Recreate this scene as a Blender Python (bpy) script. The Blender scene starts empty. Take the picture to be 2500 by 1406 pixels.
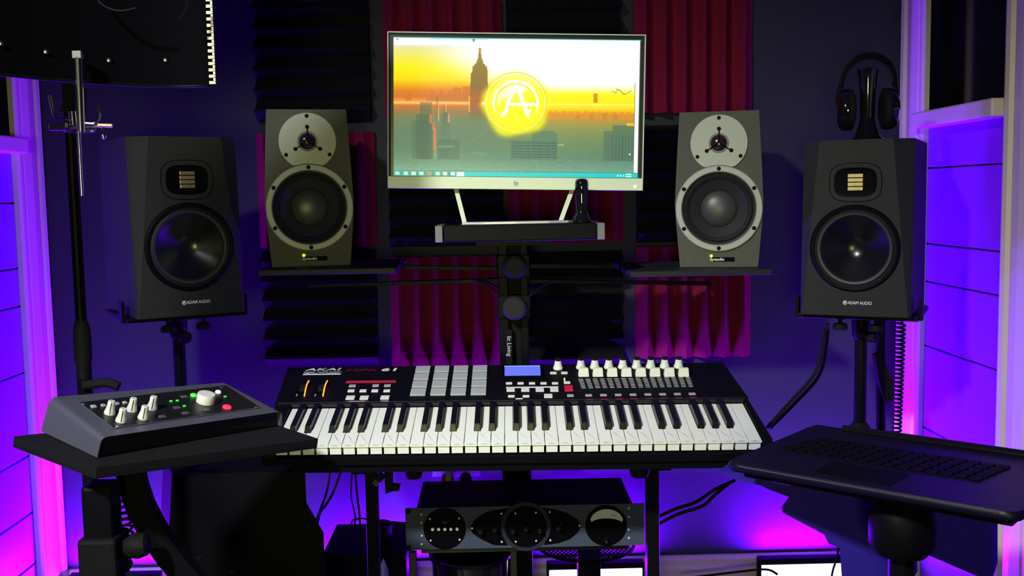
import bpy, bmesh, math, random
import numpy as np
from math import radians, sin, cos, pi, tan, atan2, sqrt, exp
from mathutils import Vector, Matrix
from mathutils.geometry import tessellate_polygon

random.seed(4)
SC = bpy.context.scene
COL = SC.collection

# ------------------------------------------------------------------ camera
FPX = 2490.0
CAM = Vector((0, 0, 1.1))
_y, _p, _r = radians(1.0), radians(5.24), radians(1.0)
CF = Vector((sin(_y) * cos(_p), cos(_y) * cos(_p), -sin(_p)))
_R = Vector((cos(_y), -sin(_y), 0))
_U = _R.cross(CF)
CR = _R * cos(_r) - _U * sin(_r)
CU = _U * cos(_r) + _R * sin(_r)
cd = bpy.data.cameras.new('camera')
cd.sensor_width = 36
cd.lens = FPX / 2500 * 36
cd.clip_start = .05
cam = bpy.data.objects.new('camera', cd)
COL.objects.link(cam)
cam.matrix_world = Matrix(((CR.x, CU.x, -CF.x, CAM.x), (CR.y, CU.y, -CF.y, CAM.y), (CR.z, CU.z, -CF.z, CAM.z), (0, 0, 0, 1)))
SC.camera = cam

# ------------------------------------------------------------------ colour, world
SC.view_settings.view_transform = 'Standard'
SC.view_settings.look = 'None'
SC.view_settings.gamma = 1
SC.view_settings.exposure = 0
SC.view_settings.use_curve_mapping = False
W = bpy.data.worlds.new('world')
W.use_nodes = True
W.node_tree.nodes['Background'].inputs[0].default_value = (.25, .25, .5, 1)
W.node_tree.nodes['Background'].inputs[1].default_value = .005
SC.world = W
SC.cycles.max_bounces = 6

def light(name, kind, loc, target, energy, color, **kw):
    d = bpy.data.lights.new(name, kind)
    d.energy = energy
    d.color = color
    for k, v in kw.items():
        setattr(d, k, v)
    o = bpy.data.objects.new(name, d)
    COL.objects.link(o)
    o.location = loc
    o.rotation_euler = (Vector(target) - Vector(loc)).to_track_quat('-Z', 'Y').to_euler()
    return o

# room lamp behind the camera on the left, and a low greenish lamp further back
light('ceiling_lamp', 'AREA', (-1.1, -.35, 2.3), (-.0, 1.72, .62), 9.3, (.95, 1, .96), shape='DISK', size=.16, spread=radians(52))
light('low_lamp', 'AREA', (-.2, -1.1, .95), (-.05, 2.0, 1.0), 3.6, (.96, 1, .36), shape='DISK', size=.4, spread=radians(76))

LED = (.14, 0.0, 1.0)
# light bars lying along the foot of the back wall (the visible bars are built further down)
LED_BARS = [(-1.12, -.86, 1.0), (.13, .375, 1.0), (.69, .905, 1.0)]
for i, (xa, xb, k) in enumerate(LED_BARS):
    light('led_wash_light', 'AREA', ((xa + xb) / 2, 2.61, .136), ((xa + xb) / 2, 2.58, 1.2), 30 * k, LED,
          shape='RECTANGLE', size=xb - xa, size_y=.02)
light('led_wash_light', 'AREA', (-1.06, 1.9, .1), (-1.12, 2.1, 1.2), 9, LED, shape='RECTANGLE', size=.3, size_y=.03)  # purple wash added low by the left wall, no bar built
light('led_wash_light', 'AREA', (-.32, 2.61, .136), (-.32, 2.58, 1.2), 26, LED, shape='RECTANGLE', size=.3, size_y=.02)  # purple wash added at the back wall without any bar

def ray(x, y):
    return CF + CR * ((x - 1250) / FPX) - CU * ((y - 703) / FPX)
def at(x, y, Y):
    d = ray(x, y)
    return CAM + d * (Y / d.y)
def atz(x, y, Z):
    d = ray(x, y)
    return CAM + d * ((Z - CAM.z) / d.z)
def atx(x, y, X):
    d = ray(x, y)
    return CAM + d * (X / d.x)
def atp(x, y, n, o):
    d = ray(x, y)
    return CAM + d * ((o - CAM).dot(n) / d.dot(n))

# ------------------------------------------------------------------ materials
MATS = {}
def mat(name, color, rough=.5, metal=0., var=.06, scale=60, bump=0., bscale=None, emit=None, estr=0., spec=.5, coat=0., alpha=1., aniso=0.):
    if name in MATS:
        return MATS[name]
    m = bpy.data.materials.new(name)
    m.use_nodes = True
    nt = m.node_tree
    b = nt.nodes['Principled BSDF']
    tc = nt.nodes.new('ShaderNodeTexCoord')
    nz = nt.nodes.new('ShaderNodeTexNoise')
    nz.inputs['Scale'].default_value = scale
    nz.inputs['Detail'].default_value = 3
    nt.links.new(tc.outputs['Object'], nz.inputs['Vector'])
    mx = nt.nodes.new('ShaderNodeMix')
    mx.data_type = 'RGBA'
    lo = [max(0, c * (1 - var)) for c in color]
    hi = [min(1, c * (1 + var)) for c in color]
    mx.inputs[6].default_value = (*lo, 1)
    mx.inputs[7].default_value = (*hi, 1)
    nt.links.new(nz.outputs['Fac'], mx.inputs[0])
    nt.links.new(mx.outputs[2], b.inputs['Base Color'])
    b.inputs['Roughness'].default_value = rough
    b.inputs['Metallic'].default_value = metal
    b.inputs['Specular IOR Level'].default_value = spec
    b.inputs['Coat Weight'].default_value = coat
    if bump:
        nb = nt.nodes.new('ShaderNodeTexNoise')
        nb.inputs['Scale'].default_value = bscale or scale
        nb.inputs['Detail'].default_value = 4
        nt.links.new(tc.outputs['Object'], nb.inputs['Vector'])
        bp = nt.nodes.new('ShaderNodeBump')
        bp.inputs['Strength'].default_value = bump
        bp.inputs['Distance'].default_value = .003
        nt.links.new(nb.outputs['Fac'], bp.inputs['Height'])
        nt.links.new(bp.outputs['Normal'], b.inputs['Normal'])
    if emit:
        b.inputs['Emission Color'].default_value = (*emit, 1)
        b.inputs['Emission Strength'].default_value = estr
    MATS[name] = m
    return m

M_wall = mat('wall_paint', (.036, .035, .048), .8, spec=.2, bump=.15, bscale=250)
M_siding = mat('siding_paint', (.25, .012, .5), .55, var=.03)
M_case = mat('casing_white', (.70, .58, .46), .38, var=.03)
M_ceil = mat('ceiling_paint', (.1, .1, .11), .8)
M_floor = mat('floor_wood', (.05, .035, .03), .5, scale=12, var=.3)
M_foamk = mat('foam_black', (.009, .010, .012), .95, bump=.8, bscale=500, spec=.1)
M_foamr = mat('foam_burgundy', (.22, .010, .04), .95, bump=.8, bscale=500, spec=.1)
M_blk = mat('black_plastic', (.004, .004, .006), .5, spec=.05)
M_mblk = mat('black_metal', (.004, .004, .006), .42, metal=.0, spec=.07)
M_gblk = mat('gloss_black', (.006, .006, .007), .08, spec=.7, coat=.6)
M_rub = mat('black_rubber', (.007, .007, .008), .7, spec=.12)
M_panel = mat('controller_panel', (.003, .003, .005), .6, spec=.08)
M_lip = mat('controller_lip', (.014, .014, .018), .6, spec=.15)
M_kwhite = mat('key_ivory', (.80, .80, .74), .32, var=.02)
M_kblack = mat('key_ebony', (.005, .005, .007), .3, spec=.22)
M_pad = mat('pad_rubber', (.36, .38, .38), .7, var=.04)
M_btn = mat('button_white', (.7, .7, .68), .5)
M_btng = mat('button_grey', (.34, .34, .38), .5)
M_cap = mat('cap_white', (.78, .78, .68), .4, var=.02)
M_red = mat('print_red', (.45, .015, .03), .5)
M_dred = mat('print_dark_red', (.09, .004, .008), .5)
M_ink = mat('print_white', (.75, .75, .78), .5)
M_redb = mat('button_red', (.5, .01, .04), .4, emit=(1, .02, .12), estr=.12)
M_orange = mat('wheel_glow', (.9, .3, .02), .4, emit=(1, .33, .01), estr=1.5)
M_lcd = mat('lcd_blue', (.1, .1, .8), .3, emit=(.09, .13, .95), estr=1.0)
M_lcdl = mat('lcd_edge', (.3, .4, 1), .3, emit=(.2, .35, 1), estr=1.2)
M_bm = mat('speaker_ash', (.085, .082, .068), .65, spec=.25, scale=90, var=.15)
M_bms = mat('speaker_side', (.02, .02, .02), .55)
M_ring = mat('silver_plate', (.36, .37, .34), .5, metal=.2, var=.03)
M_cone = mat('woofer_cone', (.03, .03, .033), .42, spec=.5)
M_sur = mat('woofer_surround', (.016, .016, .017), .55)
M_cap2 = mat('dust_cap', (.045, .046, .05), .4, spec=.6)
M_dome = mat('tweeter_dome', (.03, .012, .018), .15, spec=.8)
M_adam = mat('adam_vinyl', (.022, .022, .021), .6, spec=.15, bump=.2, bscale=400)
M_gold = mat('gold_foil', (.72, .58, .24), .35, metal=.8)
M_sbezel = mat('monitor_silver', (.74, .82, .60), .5, metal=.15, var=.02)
M_sblk = mat('monitor_frame', (.02, .024, .022), .3)
M_chrome = mat('chrome', (.75, .74, .7), .16, metal=1., var=.02)
M_silver = mat('interface_silver', (.11, .108, .15), .42, metal=.45, var=.06, scale=300)
M_ipanel = mat('interface_panel', (.006, .006, .008), .4)
M_iknob = mat('interface_knob', (.62, .61, .56), .4)
M_green = mat('led_green', (.05, .8, .05), .4, emit=(.06, 1, .04), estr=1.1)
M_lime = mat('led_lime', (.5, .8, .02), .4, emit=(.5, .95, .03), estr=1.3)
M_redl = mat('led_red', (.8, .03, .05), .4, emit=(1, .02, .08), estr=1.1)
M_white = mat('white_plastic', (.7, .7, .72), .4)
M_rackg = mat('rack_grey', (.05, .06, .10), .7, spec=.12, scale=300, var=.2)
M_disc = mat('rack_black', (.002, .002, .003), .5, spec=.03)
M_meter = mat('meter_face', (.55, .55, .6), .5)
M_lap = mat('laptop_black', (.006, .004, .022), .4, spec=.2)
M_bag = mat('nylon_glow_blue', (.03, .015, .30), .75, spec=.1, bump=.4, bscale=300)  # blue lens glow put into the colour of the dark nylon
M_tube = mat('strip_white_glow', (.9, .9, .95), .4, emit=(1, .82, 1), estr=1.5)
M_glass = mat('window_pane', (.004, .003, .004), .12, spec=.5)
M_curt = mat('curtain_maroon', (.10, .008, .014), .9)
M_grey = mat('grey_plastic', (.16, .17, .16), .5)
M_metalg = mat('shelf_edge', (.02, .022, .024), .5, spec=.2)

# ------------------------------------------------------------------ mesh helpers
ROOTM = {}
def I4(): return Matrix.Identity(4)

def obj(name, bm, m, parent=None, smooth=False, world=False, angle=35):
    bmesh.ops.recalc_face_normals(bm, faces=bm.faces[:])
    me = bpy.data.meshes.new(name)
    bm.to_mesh(me)
    bm.free()
    if m is not None:
        me.materials.append(m)
    if smooth:
        me.shade_smooth()
        try:
            me.set_sharp_from_angle(angle=radians(angle))
        except Exception:
            pass
    o = bpy.data.objects.new(name, me)
    COL.objects.link(o)
    if parent is not None:
        o.parent = parent
        if world:
            me.transform(ROOTM[parent.name].inverted())
        ROOTM[o.name] = ROOTM[parent.name].copy()
    else:
        ROOTM[o.name] = I4()
    return o

def settle(o, loc):
    """give a one-mesh thing its origin at its base"""
    o.data.transform(Matrix.Translation(-Vector(loc)))
    o.location = loc
    ROOTM[o.name] = Matrix.Translation(Vector(loc))
    return o

def thing(name, label, cat, loc=(0, 0, 0), rot=None, group=None):
    o = bpy.data.objects.new(name, None)
    COL.objects.link(o)
    M = Matrix.Translation(Vector(loc))
    if rot is not None:
        M = M @ rot.to_4x4()
    o.matrix_world = M
    ROOTM[o.name] = M
    o.empty_display_size = .05
    o['label'] = label
    o['category'] = cat
    if group:
        o['group'] = group
    return o

def tag(o, label, cat, group=None, kind=None):
    o['label'] = label
    o['category'] = cat
    if group: o['group'] = group
    if kind: o['kind'] = kind
    return o

def struct(name, bm, m, parent=None, smooth=False):
    o = obj(name, bm, m, parent, smooth)
    if parent is None:
        o['kind'] = 'structure'
    return o

def dup(root, M, label=None):
    r = root.copy()
    COL.objects.link(r)
    r.matrix_world = M
    ROOTM[r.name] = M
    if label: r['label'] = label
    for ch in [c for c in bpy.data.objects if c.parent == root]:
        c = ch.copy()
        COL.objects.link(c)
        c.parent = r
        for g in [q for q in bpy.data.objects if q.parent == ch]:
            d = g.copy()
            COL.objects.link(d)
            d.parent = c
    return r

def frame(x, y, z):
    return Matrix((x, y, z)).transposed()

def add_box(bm, c, s, rot=None, bev=0, seg=2):
    """box centred at c with full sizes s"""
    M = Matrix.Translation(Vector(c))
    if rot is not None:
        M = M @ rot.to_4x4()
    M = M @ Matrix.Diagonal((s[0], s[1], s[2], 1))
    r = bmesh.ops.create_cube(bm, size=1, matrix=M)
    if bev:
        vs = set(r['verts'])
        es = [e for e in bm.edges if e.verts[0] in vs and e.verts[1] in vs]
        bmesh.ops.bevel(bm, geom=es, offset=bev, segments=seg, affect='EDGES', profile=.5)

def box(c, s, rot=None, bev=0, seg=2):
    bm = bmesh.new()
    add_box(bm, c, s, rot, bev, seg)
    return bm

def add_hexa(bm, lo, hi):
    """lo, hi: four points each, same order"""
    a = [bm.verts.new(p) for p in lo]
    b = [bm.verts.new(p) for p in hi]
    n = len(a)
    if n <= 4:
        bm.faces.new(a[::-1])
        bm.faces.new(b)
    else:
        for t in tessellate_polygon([[Vector(p) for p in lo]]):
            bm.faces.new([a[i] for i in t])
            bm.faces.new([b[i] for i in t][::-1])
    for i in range(n):
        bm.faces.new((a[i], a[(i + 1) % n], b[(i + 1) % n], b[i]))
    return a, b

def add_cyl(bm, p0, p1, r0, r1=None, seg=20, caps=True):
    r1 = r0 if r1 is None else r1
    p0, p1 = Vector(p0), Vector(p1)
    d = p1 - p0
    q = d.to_track_quat('Z', 'Y').to_matrix()
    A, B = [], []
    for i in range(seg):
        a = 2 * pi * i / seg
        v = q @ Vector((cos(a), sin(a), 0))
        A.append(bm.verts.new(p0 + v * r0))
        B.append(bm.verts.new(p1 + v * r1))
    for i in range(seg):
        j = (i + 1) % seg
        bm.faces.new((A[i], A[j], B[j], B[i]))
    if caps:
        bm.faces.new(A[::-1])
        bm.faces.new(B)

def cyl(p0, p1, r0, r1=None, seg=20):
    bm = bmesh.new()
    add_cyl(bm, p0, p1, r0, r1, seg)
    return bm

def add_lathe(bm, prof, origin, axis, seg=32):
    """prof: (radius, height) pairs along axis"""
    o = Vector(origin)
    q = Vector(axis).to_track_quat('Z', 'Y').to_matrix()
    rings = []
    for r, h in prof:
        if r < 1e-6:
            rings.append([bm.verts.new(o + q @ Vector((0, 0, h)))])
        else:
            rings.append([bm.verts.new(o + q @ Vector((r * cos(2 * pi * i / seg), r * sin(2 * pi * i / seg), h))) for i in range(seg)])
    for a, b in zip(rings, rings[1:]):
        for i in range(seg):
            j = (i + 1) % seg
            if len(a) == 1 and len(b) == 1: continue
            if len(a) == 1: bm.faces.new((a[0], b[i], b[j]))
            elif len(b) == 1: bm.faces.new((a[i], a[j], b[0]))
            else: bm.faces.new((a[i], a[j], b[j], b[i]))
    return rings

def lathe(prof, origin, axis, seg=32):
    bm = bmesh.new()
    add_lathe(bm, prof, origin, axis, seg)
    return bm

def smoothpts(pts, n=8):
    P = [Vector(p) for p in pts]
    if len(P) < 3: return P
    out = []
    for i in range(len(P) - 1):
        p0 = P[max(i - 1, 0)]; p1 = P[i]; p2 = P[i + 1]; p3 = P[min(i + 2, len(P) - 1)]
        for k in range(n):
            t = k / n
            out.append(.5 * ((2 * p1) + (p2 - p0) * t + (2 * p0 - 5 * p1 + 4 * p2 - p3) * t * t + (3 * p1 - p0 - 3 * p2 + p3) * t ** 3))
    out.append(P[-1])
    return out

def add_tube(bm, pts, r, seg=8, smooth=0):
    P = smoothpts(pts, smooth) if smooth else [Vector(p) for p in pts]
    rings = []
    up = None
    for i, p in enumerate(P):
        d = (P[min(i + 1, len(P) - 1)] - P[max(i - 1, 0)]).normalized()
        if up is None:
            up = d.orthogonal().normalized()
        up = (up - d * up.dot(d))
        up = up.normalized() if up.length > 1e-6 else d.orthogonal().normalized()
        s = d.cross(up)
        rr = r[i] if isinstance(r, (list, tuple)) else r
        rings.append([bm.verts.new(p + (up * cos(2 * pi * k / seg) + s * sin(2 * pi * k / seg)) * rr) for k in range(seg)])
    for a, b in zip(rings, rings[1:]):
        for k in range(seg):
            bm.faces.new((a[k], a[(k + 1) % seg], b[(k + 1) % seg], b[k]))
    bm.faces.new(rings[0][::-1])
    bm.faces.new(rings[-1])

def tube(pts, r, seg=8, smooth=0):
    bm = bmesh.new()
    add_tube(bm, pts, r, seg, smooth)
    return bm

def helix(p0, p1, r, turns, n=14):
    p0, p1 = Vector(p0), Vector(p1)
    d = (p1 - p0)
    q = d.to_track_quat('Z', 'Y').to_matrix()
    N = int(turns * n)
    return [p0 + d * (i / N) + q @ Vector((r * cos(2 * pi * i / n), r * sin(2 * pi * i / n), 0)) for i in range(N + 1)]

def loft(rings, close=True, capa=False, capb=False):
    bm = bmesh.new()
    R = [[bm.verts.new(p) for p in r] for r in rings]
    n = len(R[0])
    for a, b in zip(R, R[1:]):
        for i in range(n if close else n - 1):
            j = (i + 1) % n
            bm.faces.new((a[i], a[j], b[j], b[i]))
    if capa: bm.faces.new(R[0][::-1])
    if capb: bm.faces.new(R[-1])
    return bm

def prism(pts, off):
    """polygon pts extruded by vector off"""
    bm = bmesh.new()
    off = Vector(off)
    add_hexa(bm, [Vector(p) for p in pts], [Vector(p) + off for p in pts])
    return bm

def text(name, s, size, M, m, parent, ext=.0002, shear=0, sx=1, bold=0, align='CENTER'):
    cu = bpy.data.curves.new(name, 'FONT')
    cu.body = s
    cu.size = size
    cu.extrude = ext
    cu.shear = shear
    cu.align_x = align
    cu.align_y = 'CENTER'
    cu.offset = bold
    cu.resolution_u = 3
    t = bpy.data.objects.new(name, cu)
    COL.objects.link(t)
    dg = bpy.context.evaluated_depsgraph_get()
    me = bpy.data.meshes.new_from_object(t.evaluated_get(dg))
    bpy.data.objects.remove(t)
    me.transform(M @ Matrix.Diagonal((sx, 1, 1, 1)))
    me.materials.clear()
    me.materials.append(m)
    me.name = name
    o = bpy.data.objects.new(name, me)
    COL.objects.link(o)
    o.parent = parent
    ROOTM[o.name] = ROOTM[parent.name].copy()
    return o

# ================================================================== THE ROOM
XL, XR, YB, ZC = -1.166, 1.077, 2.65, 2.4
def wall_poly(bm, pts):
    bm.faces.new([bm.verts.new(p) for p in pts])
struct('floor', box((( XL + XR) / 2, .9, -.02), (XR - XL + .4, 4.4, .04)), M_floor)
struct('ceiling', box(((XL + XR) / 2, .9, ZC + .02), (XR - XL + .4, 4.4, .04)), M_ceil)
struct('wall_back', box(((XL + XR) / 2, YB + .05, ZC / 2), (XR - XL, .1, ZC)), M_wall)

def siding_wall(side, X, zs, y0, y1, win, ztop):
    """horizontal boards from the floor to ztop with thin grooves, a window opening above"""
    s = 1 if side == 'right' else -1
    bm = bmesh.new()
    add_box(bm, (X + s * .06, (y0 + y1) / 2, ztop / 2), (.1, y1 - y0, ztop))
    prev = 0
    for z in list(zs) + [ztop]:
        add_box(bm, (X + s * .004, (y0 + y1) / 2, (prev + z) / 2), (.012, y1 - y0, z - prev - .004), bev=.0015, seg=1)
        prev = z
    add_box(bm, (X + s * .06, (y0 + y1) / 2, (1.98 + ZC) / 2), (.1, y1 - y0, ZC - 1.98))
    o = struct('wall_' + side, bm, M_siding)
    return o

zsR = (.26, .498, .706, .867, .961, 1.147)
zsL = (.2, .33, .474, .683, .848, .941, 1.10)
siding_wall('right', XR, zsR, -1.2, YB, None, 1.26)
siding_wall('left', XL, zsL, -1.2, YB, None, 1.235)

def casing(name, X, s, y0, y1, z0=0, z1=2.3):
    """fluted vertical board on a side wall, profile in plan"""
    w = y1 - y0
    prof = [(0, 0), (.012, .0), (.018, .05), (.018, .14), (.013, .17), (.013, .20), (.017, .24), (.02, .5), (.017, .72), (.013, .76), (.013, .80), (.021, .84), (.024, .92), (.020, 1.), (0, 1.)]
    pts = [(X - s * d, y0 + w * t, z0) for d, t in prof]
    return struct(name, prism(pts, (0, 0, z1 - z0)), M_case, smooth=False)

casing('trim_1', XR - .002, 1, 2.512, 2.645)
casing('trim_2', XR - .002, 1, 1.965, 2.104)
casing('trim_3', XL + .002, -1, 2.512, 2.645)
casing('trim_4', XL + .002, -1, 1.965, 2.104)

def window(idx, X, s, y0, y1, z0, z1):
    bm = bmesh.new()
    add_box(bm, (X + s * .045, (y0 + y1) / 2, (z0 + z1) / 2), (.006, y1 - y0, z1 - z0))
    w = struct('window_%d' % idx, bm, M_glass)
    fr = bmesh.new()
    add_box(fr, (X + s * .03, y0 + .008, (z0 + z1) / 2), (.03, .016, z1 - z0))
    add_box(fr, (X + s * .03, y1 - .008, (z0 + z1) / 2), (.03, .016, z1 - z0))
    f = obj('window_frame', fr, M_blk, w)
    sill = obj('window_sill', box((X - s * .012, (y0 + y1) / 2, z0 - .019), (.07, y1 - y0, .038), bev=.004), M_case, w)
    # curtain of vertical folds behind the glass
    rings = []
    for k in range(41):
        y = y0 + .01 + (y1 - y0 - .02) * k / 40
        d = .075 + .01 * sin(k * 1.3)
        rings.append([(X + s * d, y, z0), (X + s * d, y, z1), (X + s * (d + .003), y, z1), (X + s * (d + .003), y, z0)])
    c = obj('curtain', loft(rings, True, True, True), M_curt, w, smooth=True)
    return w
window(1, XR, 1, 2.106, 2.510, 1.281, 1.98)
window(2, XL, -1, 2.106, 2.510, 1.256, 1.98)
# nearer panels of the same walls (only just in or out of frame)
window(3, XR, 1, 1.2, 1.963, 1.281, 1.98)
window(4, XL, -1, 1.2, 1.963, 1.256, 1.98)
for sd, X, s in (('right', XR, 1), ('left', XL, -1)):
    pass

bm = bmesh.new()
prof = [(0, 0), (.016, 0), (.016, .095), (.012, .105), (.012, .118), (.006, .128), (0, .13)]
a = [bm.verts.new((XL + .005, YB - d, z)) for d, z in prof]
b = [bm.verts.new((XR - .005, YB - d, z)) for d, z in prof]
for i in range(len(prof) - 1):
    bm.faces.new((a[i], a[i + 1], b[i + 1], b[i]))
bm.faces.new(a); bm.faces.new(b[::-1])
struct('baseboard_back', bm, M_case)

LEDLAB = ['glowing light bar at the foot of the back wall in its left corner',
          'glowing light bar on the floor edge behind the rack unit and its black post',
          'glowing light bar at the foot of the wall below the right side of the keyboard']
for i, (xa, xb, k) in enumerate(LED_BARS):
    t = thing('led_light_bar', LEDLAB[i], 'light', ((xa + xb) / 2, 2.605, .07), group='light bars along the foot of the back wall')
    L = xb - xa
    obj('housing', box((0, .008, .028), (L + .012, .03, .066), bev=.004), M_blk, t)
    obj('glow_strip', box((0, -.0085, .024), (L, .006, .044), bev=.002), M_tube, t)  # added strip, its white glow stands in for the overlit baseboard

# ================================================================== ACOUSTIC FOAM
def foam_bm():
    # wedges run along x, zigzag in z; back on y=0, peaks towards -y
    H = .3; n = 6; base = .016; pk = .052
    prof = [(0, 0)]
    for k in range(n):
        z0 = k * H / n
        for t, d in ((0.0, base), (.12, base + .004), (.30, base + .018), (.44, pk - .003), (.5, pk), (.56, pk - .003), (.70, base + .018), (.88, base + .004)):
            prof.append((-d, z0 + t * H / n))
    prof.append((-base, H)); prof.append((0, H))
    N = 24
    rings = []
    rnd = random.Random(3)
    for i in range(N + 1):
        x = -.145 + .29 * i / N
        rings.append([Vector((x, y + (rnd.uniform(-.0008, .0008) if y < -.017 else 0), z + (rnd.uniform(-.0006, .0006) if y < -.017 else 0))) for y, z in prof])
    return loft(rings, True, True, True)
FX = [(-.449,), (-.1195,), (.1875,), (.5175,)]
ROWS = [1.295, .970, .665]
tileK = obj('acoustic_foam_tile', foam_bm(), M_foamk, smooth=True, angle=50)
meR = tileK.data.copy(); meR.materials.clear(); meR.materials.append(M_foamr)
tileR = bpy.data.objects.new('acoustic_foam_tile', meR); COL.objects.link(tileR)
colname = ['leftmost', 'second', 'third', 'rightmost']
rowname = ['top row', 'middle row', 'bottom row']
extra = {(0, 0): 'above the left silver-ringed speaker', (0, 1): 'peeking out left of the left silver-ringed speaker',
         (0, 2): 'below the left speaker shelf', (1, 0): 'above the left end of the monitor', (1, 1): 'between left speaker and monitor',
         (1, 2): 'left of the centre mast', (2, 0): 'behind the top right of the monitor', (2, 1): 'seen below the monitor behind its stand',
         (2, 2): 'right of the centre mast', (3, 0): 'above the right silver-ringed speaker', (3, 1): 'behind the right silver-ringed speaker',
         (3, 2): 'lit magenta below the right speaker shelf'}
usedK = usedR = False
for ci in range(4):
    for ri in range(3):
        red = (ci + ri) % 2 == 1
        x = FX[ci][0]; z = ROWS[ri]
        if ri == 2 and ci in (1, 2): z = .650
        M = Matrix.Translation((x, YB - .001, z))
        if red:
            # rotate so the ridges stand upright
            M = Matrix.Translation((x, YB - .001, z + .15)) @ Matrix.Rotation(radians(90), 4, 'Y') @ Matrix.Translation((0, 0, -.15))
            o = tileR if not usedR else tileR.copy()
            if usedR: COL.objects.link(o)
            usedR = True
        else:
            o = tileK if not usedK else tileK.copy()
            if usedK: COL.objects.link(o)
            usedK = True
        o.matrix_world = M
        ex = extra[(ci, ri)]
        lab = ('burgundy foam tile with upright ridges, ' if red else 'black foam tile with level ridges, ') + ex
        tag(o, lab, 'acoustic foam', 'burgundy foam tiles on the back wall' if red else 'black foam tiles on the back wall')

# ================================================================== SILVER-RINGED SPEAKERS
def woofer_parts(t, cx, cz, R, Rin, cap, ring_m=M_ring):
    ax = (0, -1, 0)
    if ring_m:
        rg = obj('woofer_ring', lathe([(Rin, 0), (Rin, .004), (Rin + .002, .006), (R - .002, .006), (R, .004), (R, 0)], (cx, 0, cz), ax, 64), ring_m, t, smooth=True)
        for k in range(6):
            a = radians(30 + 60 * k) + radians(0)
            obj('screw', lathe([(0, .0068), (.0035, .0068), (.0045, .0062), (.0045, .005)], (cx + (R + Rin) / 2 * cos(a), 0, cz + (R + Rin) / 2 * sin(a)), ax, 12), M_blk, rg, smooth=True)
    obj('woofer_surround', lathe([(Rin + .001, .001), (Rin - .002, .0), (Rin * .93, -.003), (Rin * .88, .003), (Rin * .80, -.002), (Rin * .78, -.006)], (cx, 0, cz), ax, 64), M_sur, t, smooth=True)
    obj('woofer_cone', lathe([(Rin * .79, -.004), (Rin * .6, -.016), (cap * .98, -.024), (cap * .9, -.03)], (cx, 0, cz), ax, 64), M_cone, t, smooth=True)
    n = 8
    obj('dust_cap', lathe([(cap * cos(a * pi / 2 / n), -.024 + cap * .42 * sin(a * pi / 2 / n)) for a in range(n)] + [(0, -.024 + cap * .42)], (cx, 0, cz), ax, 48), M_cap2, t, smooth=True)

def front_with_holes(outline, y, holes, thick):
    pass

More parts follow.
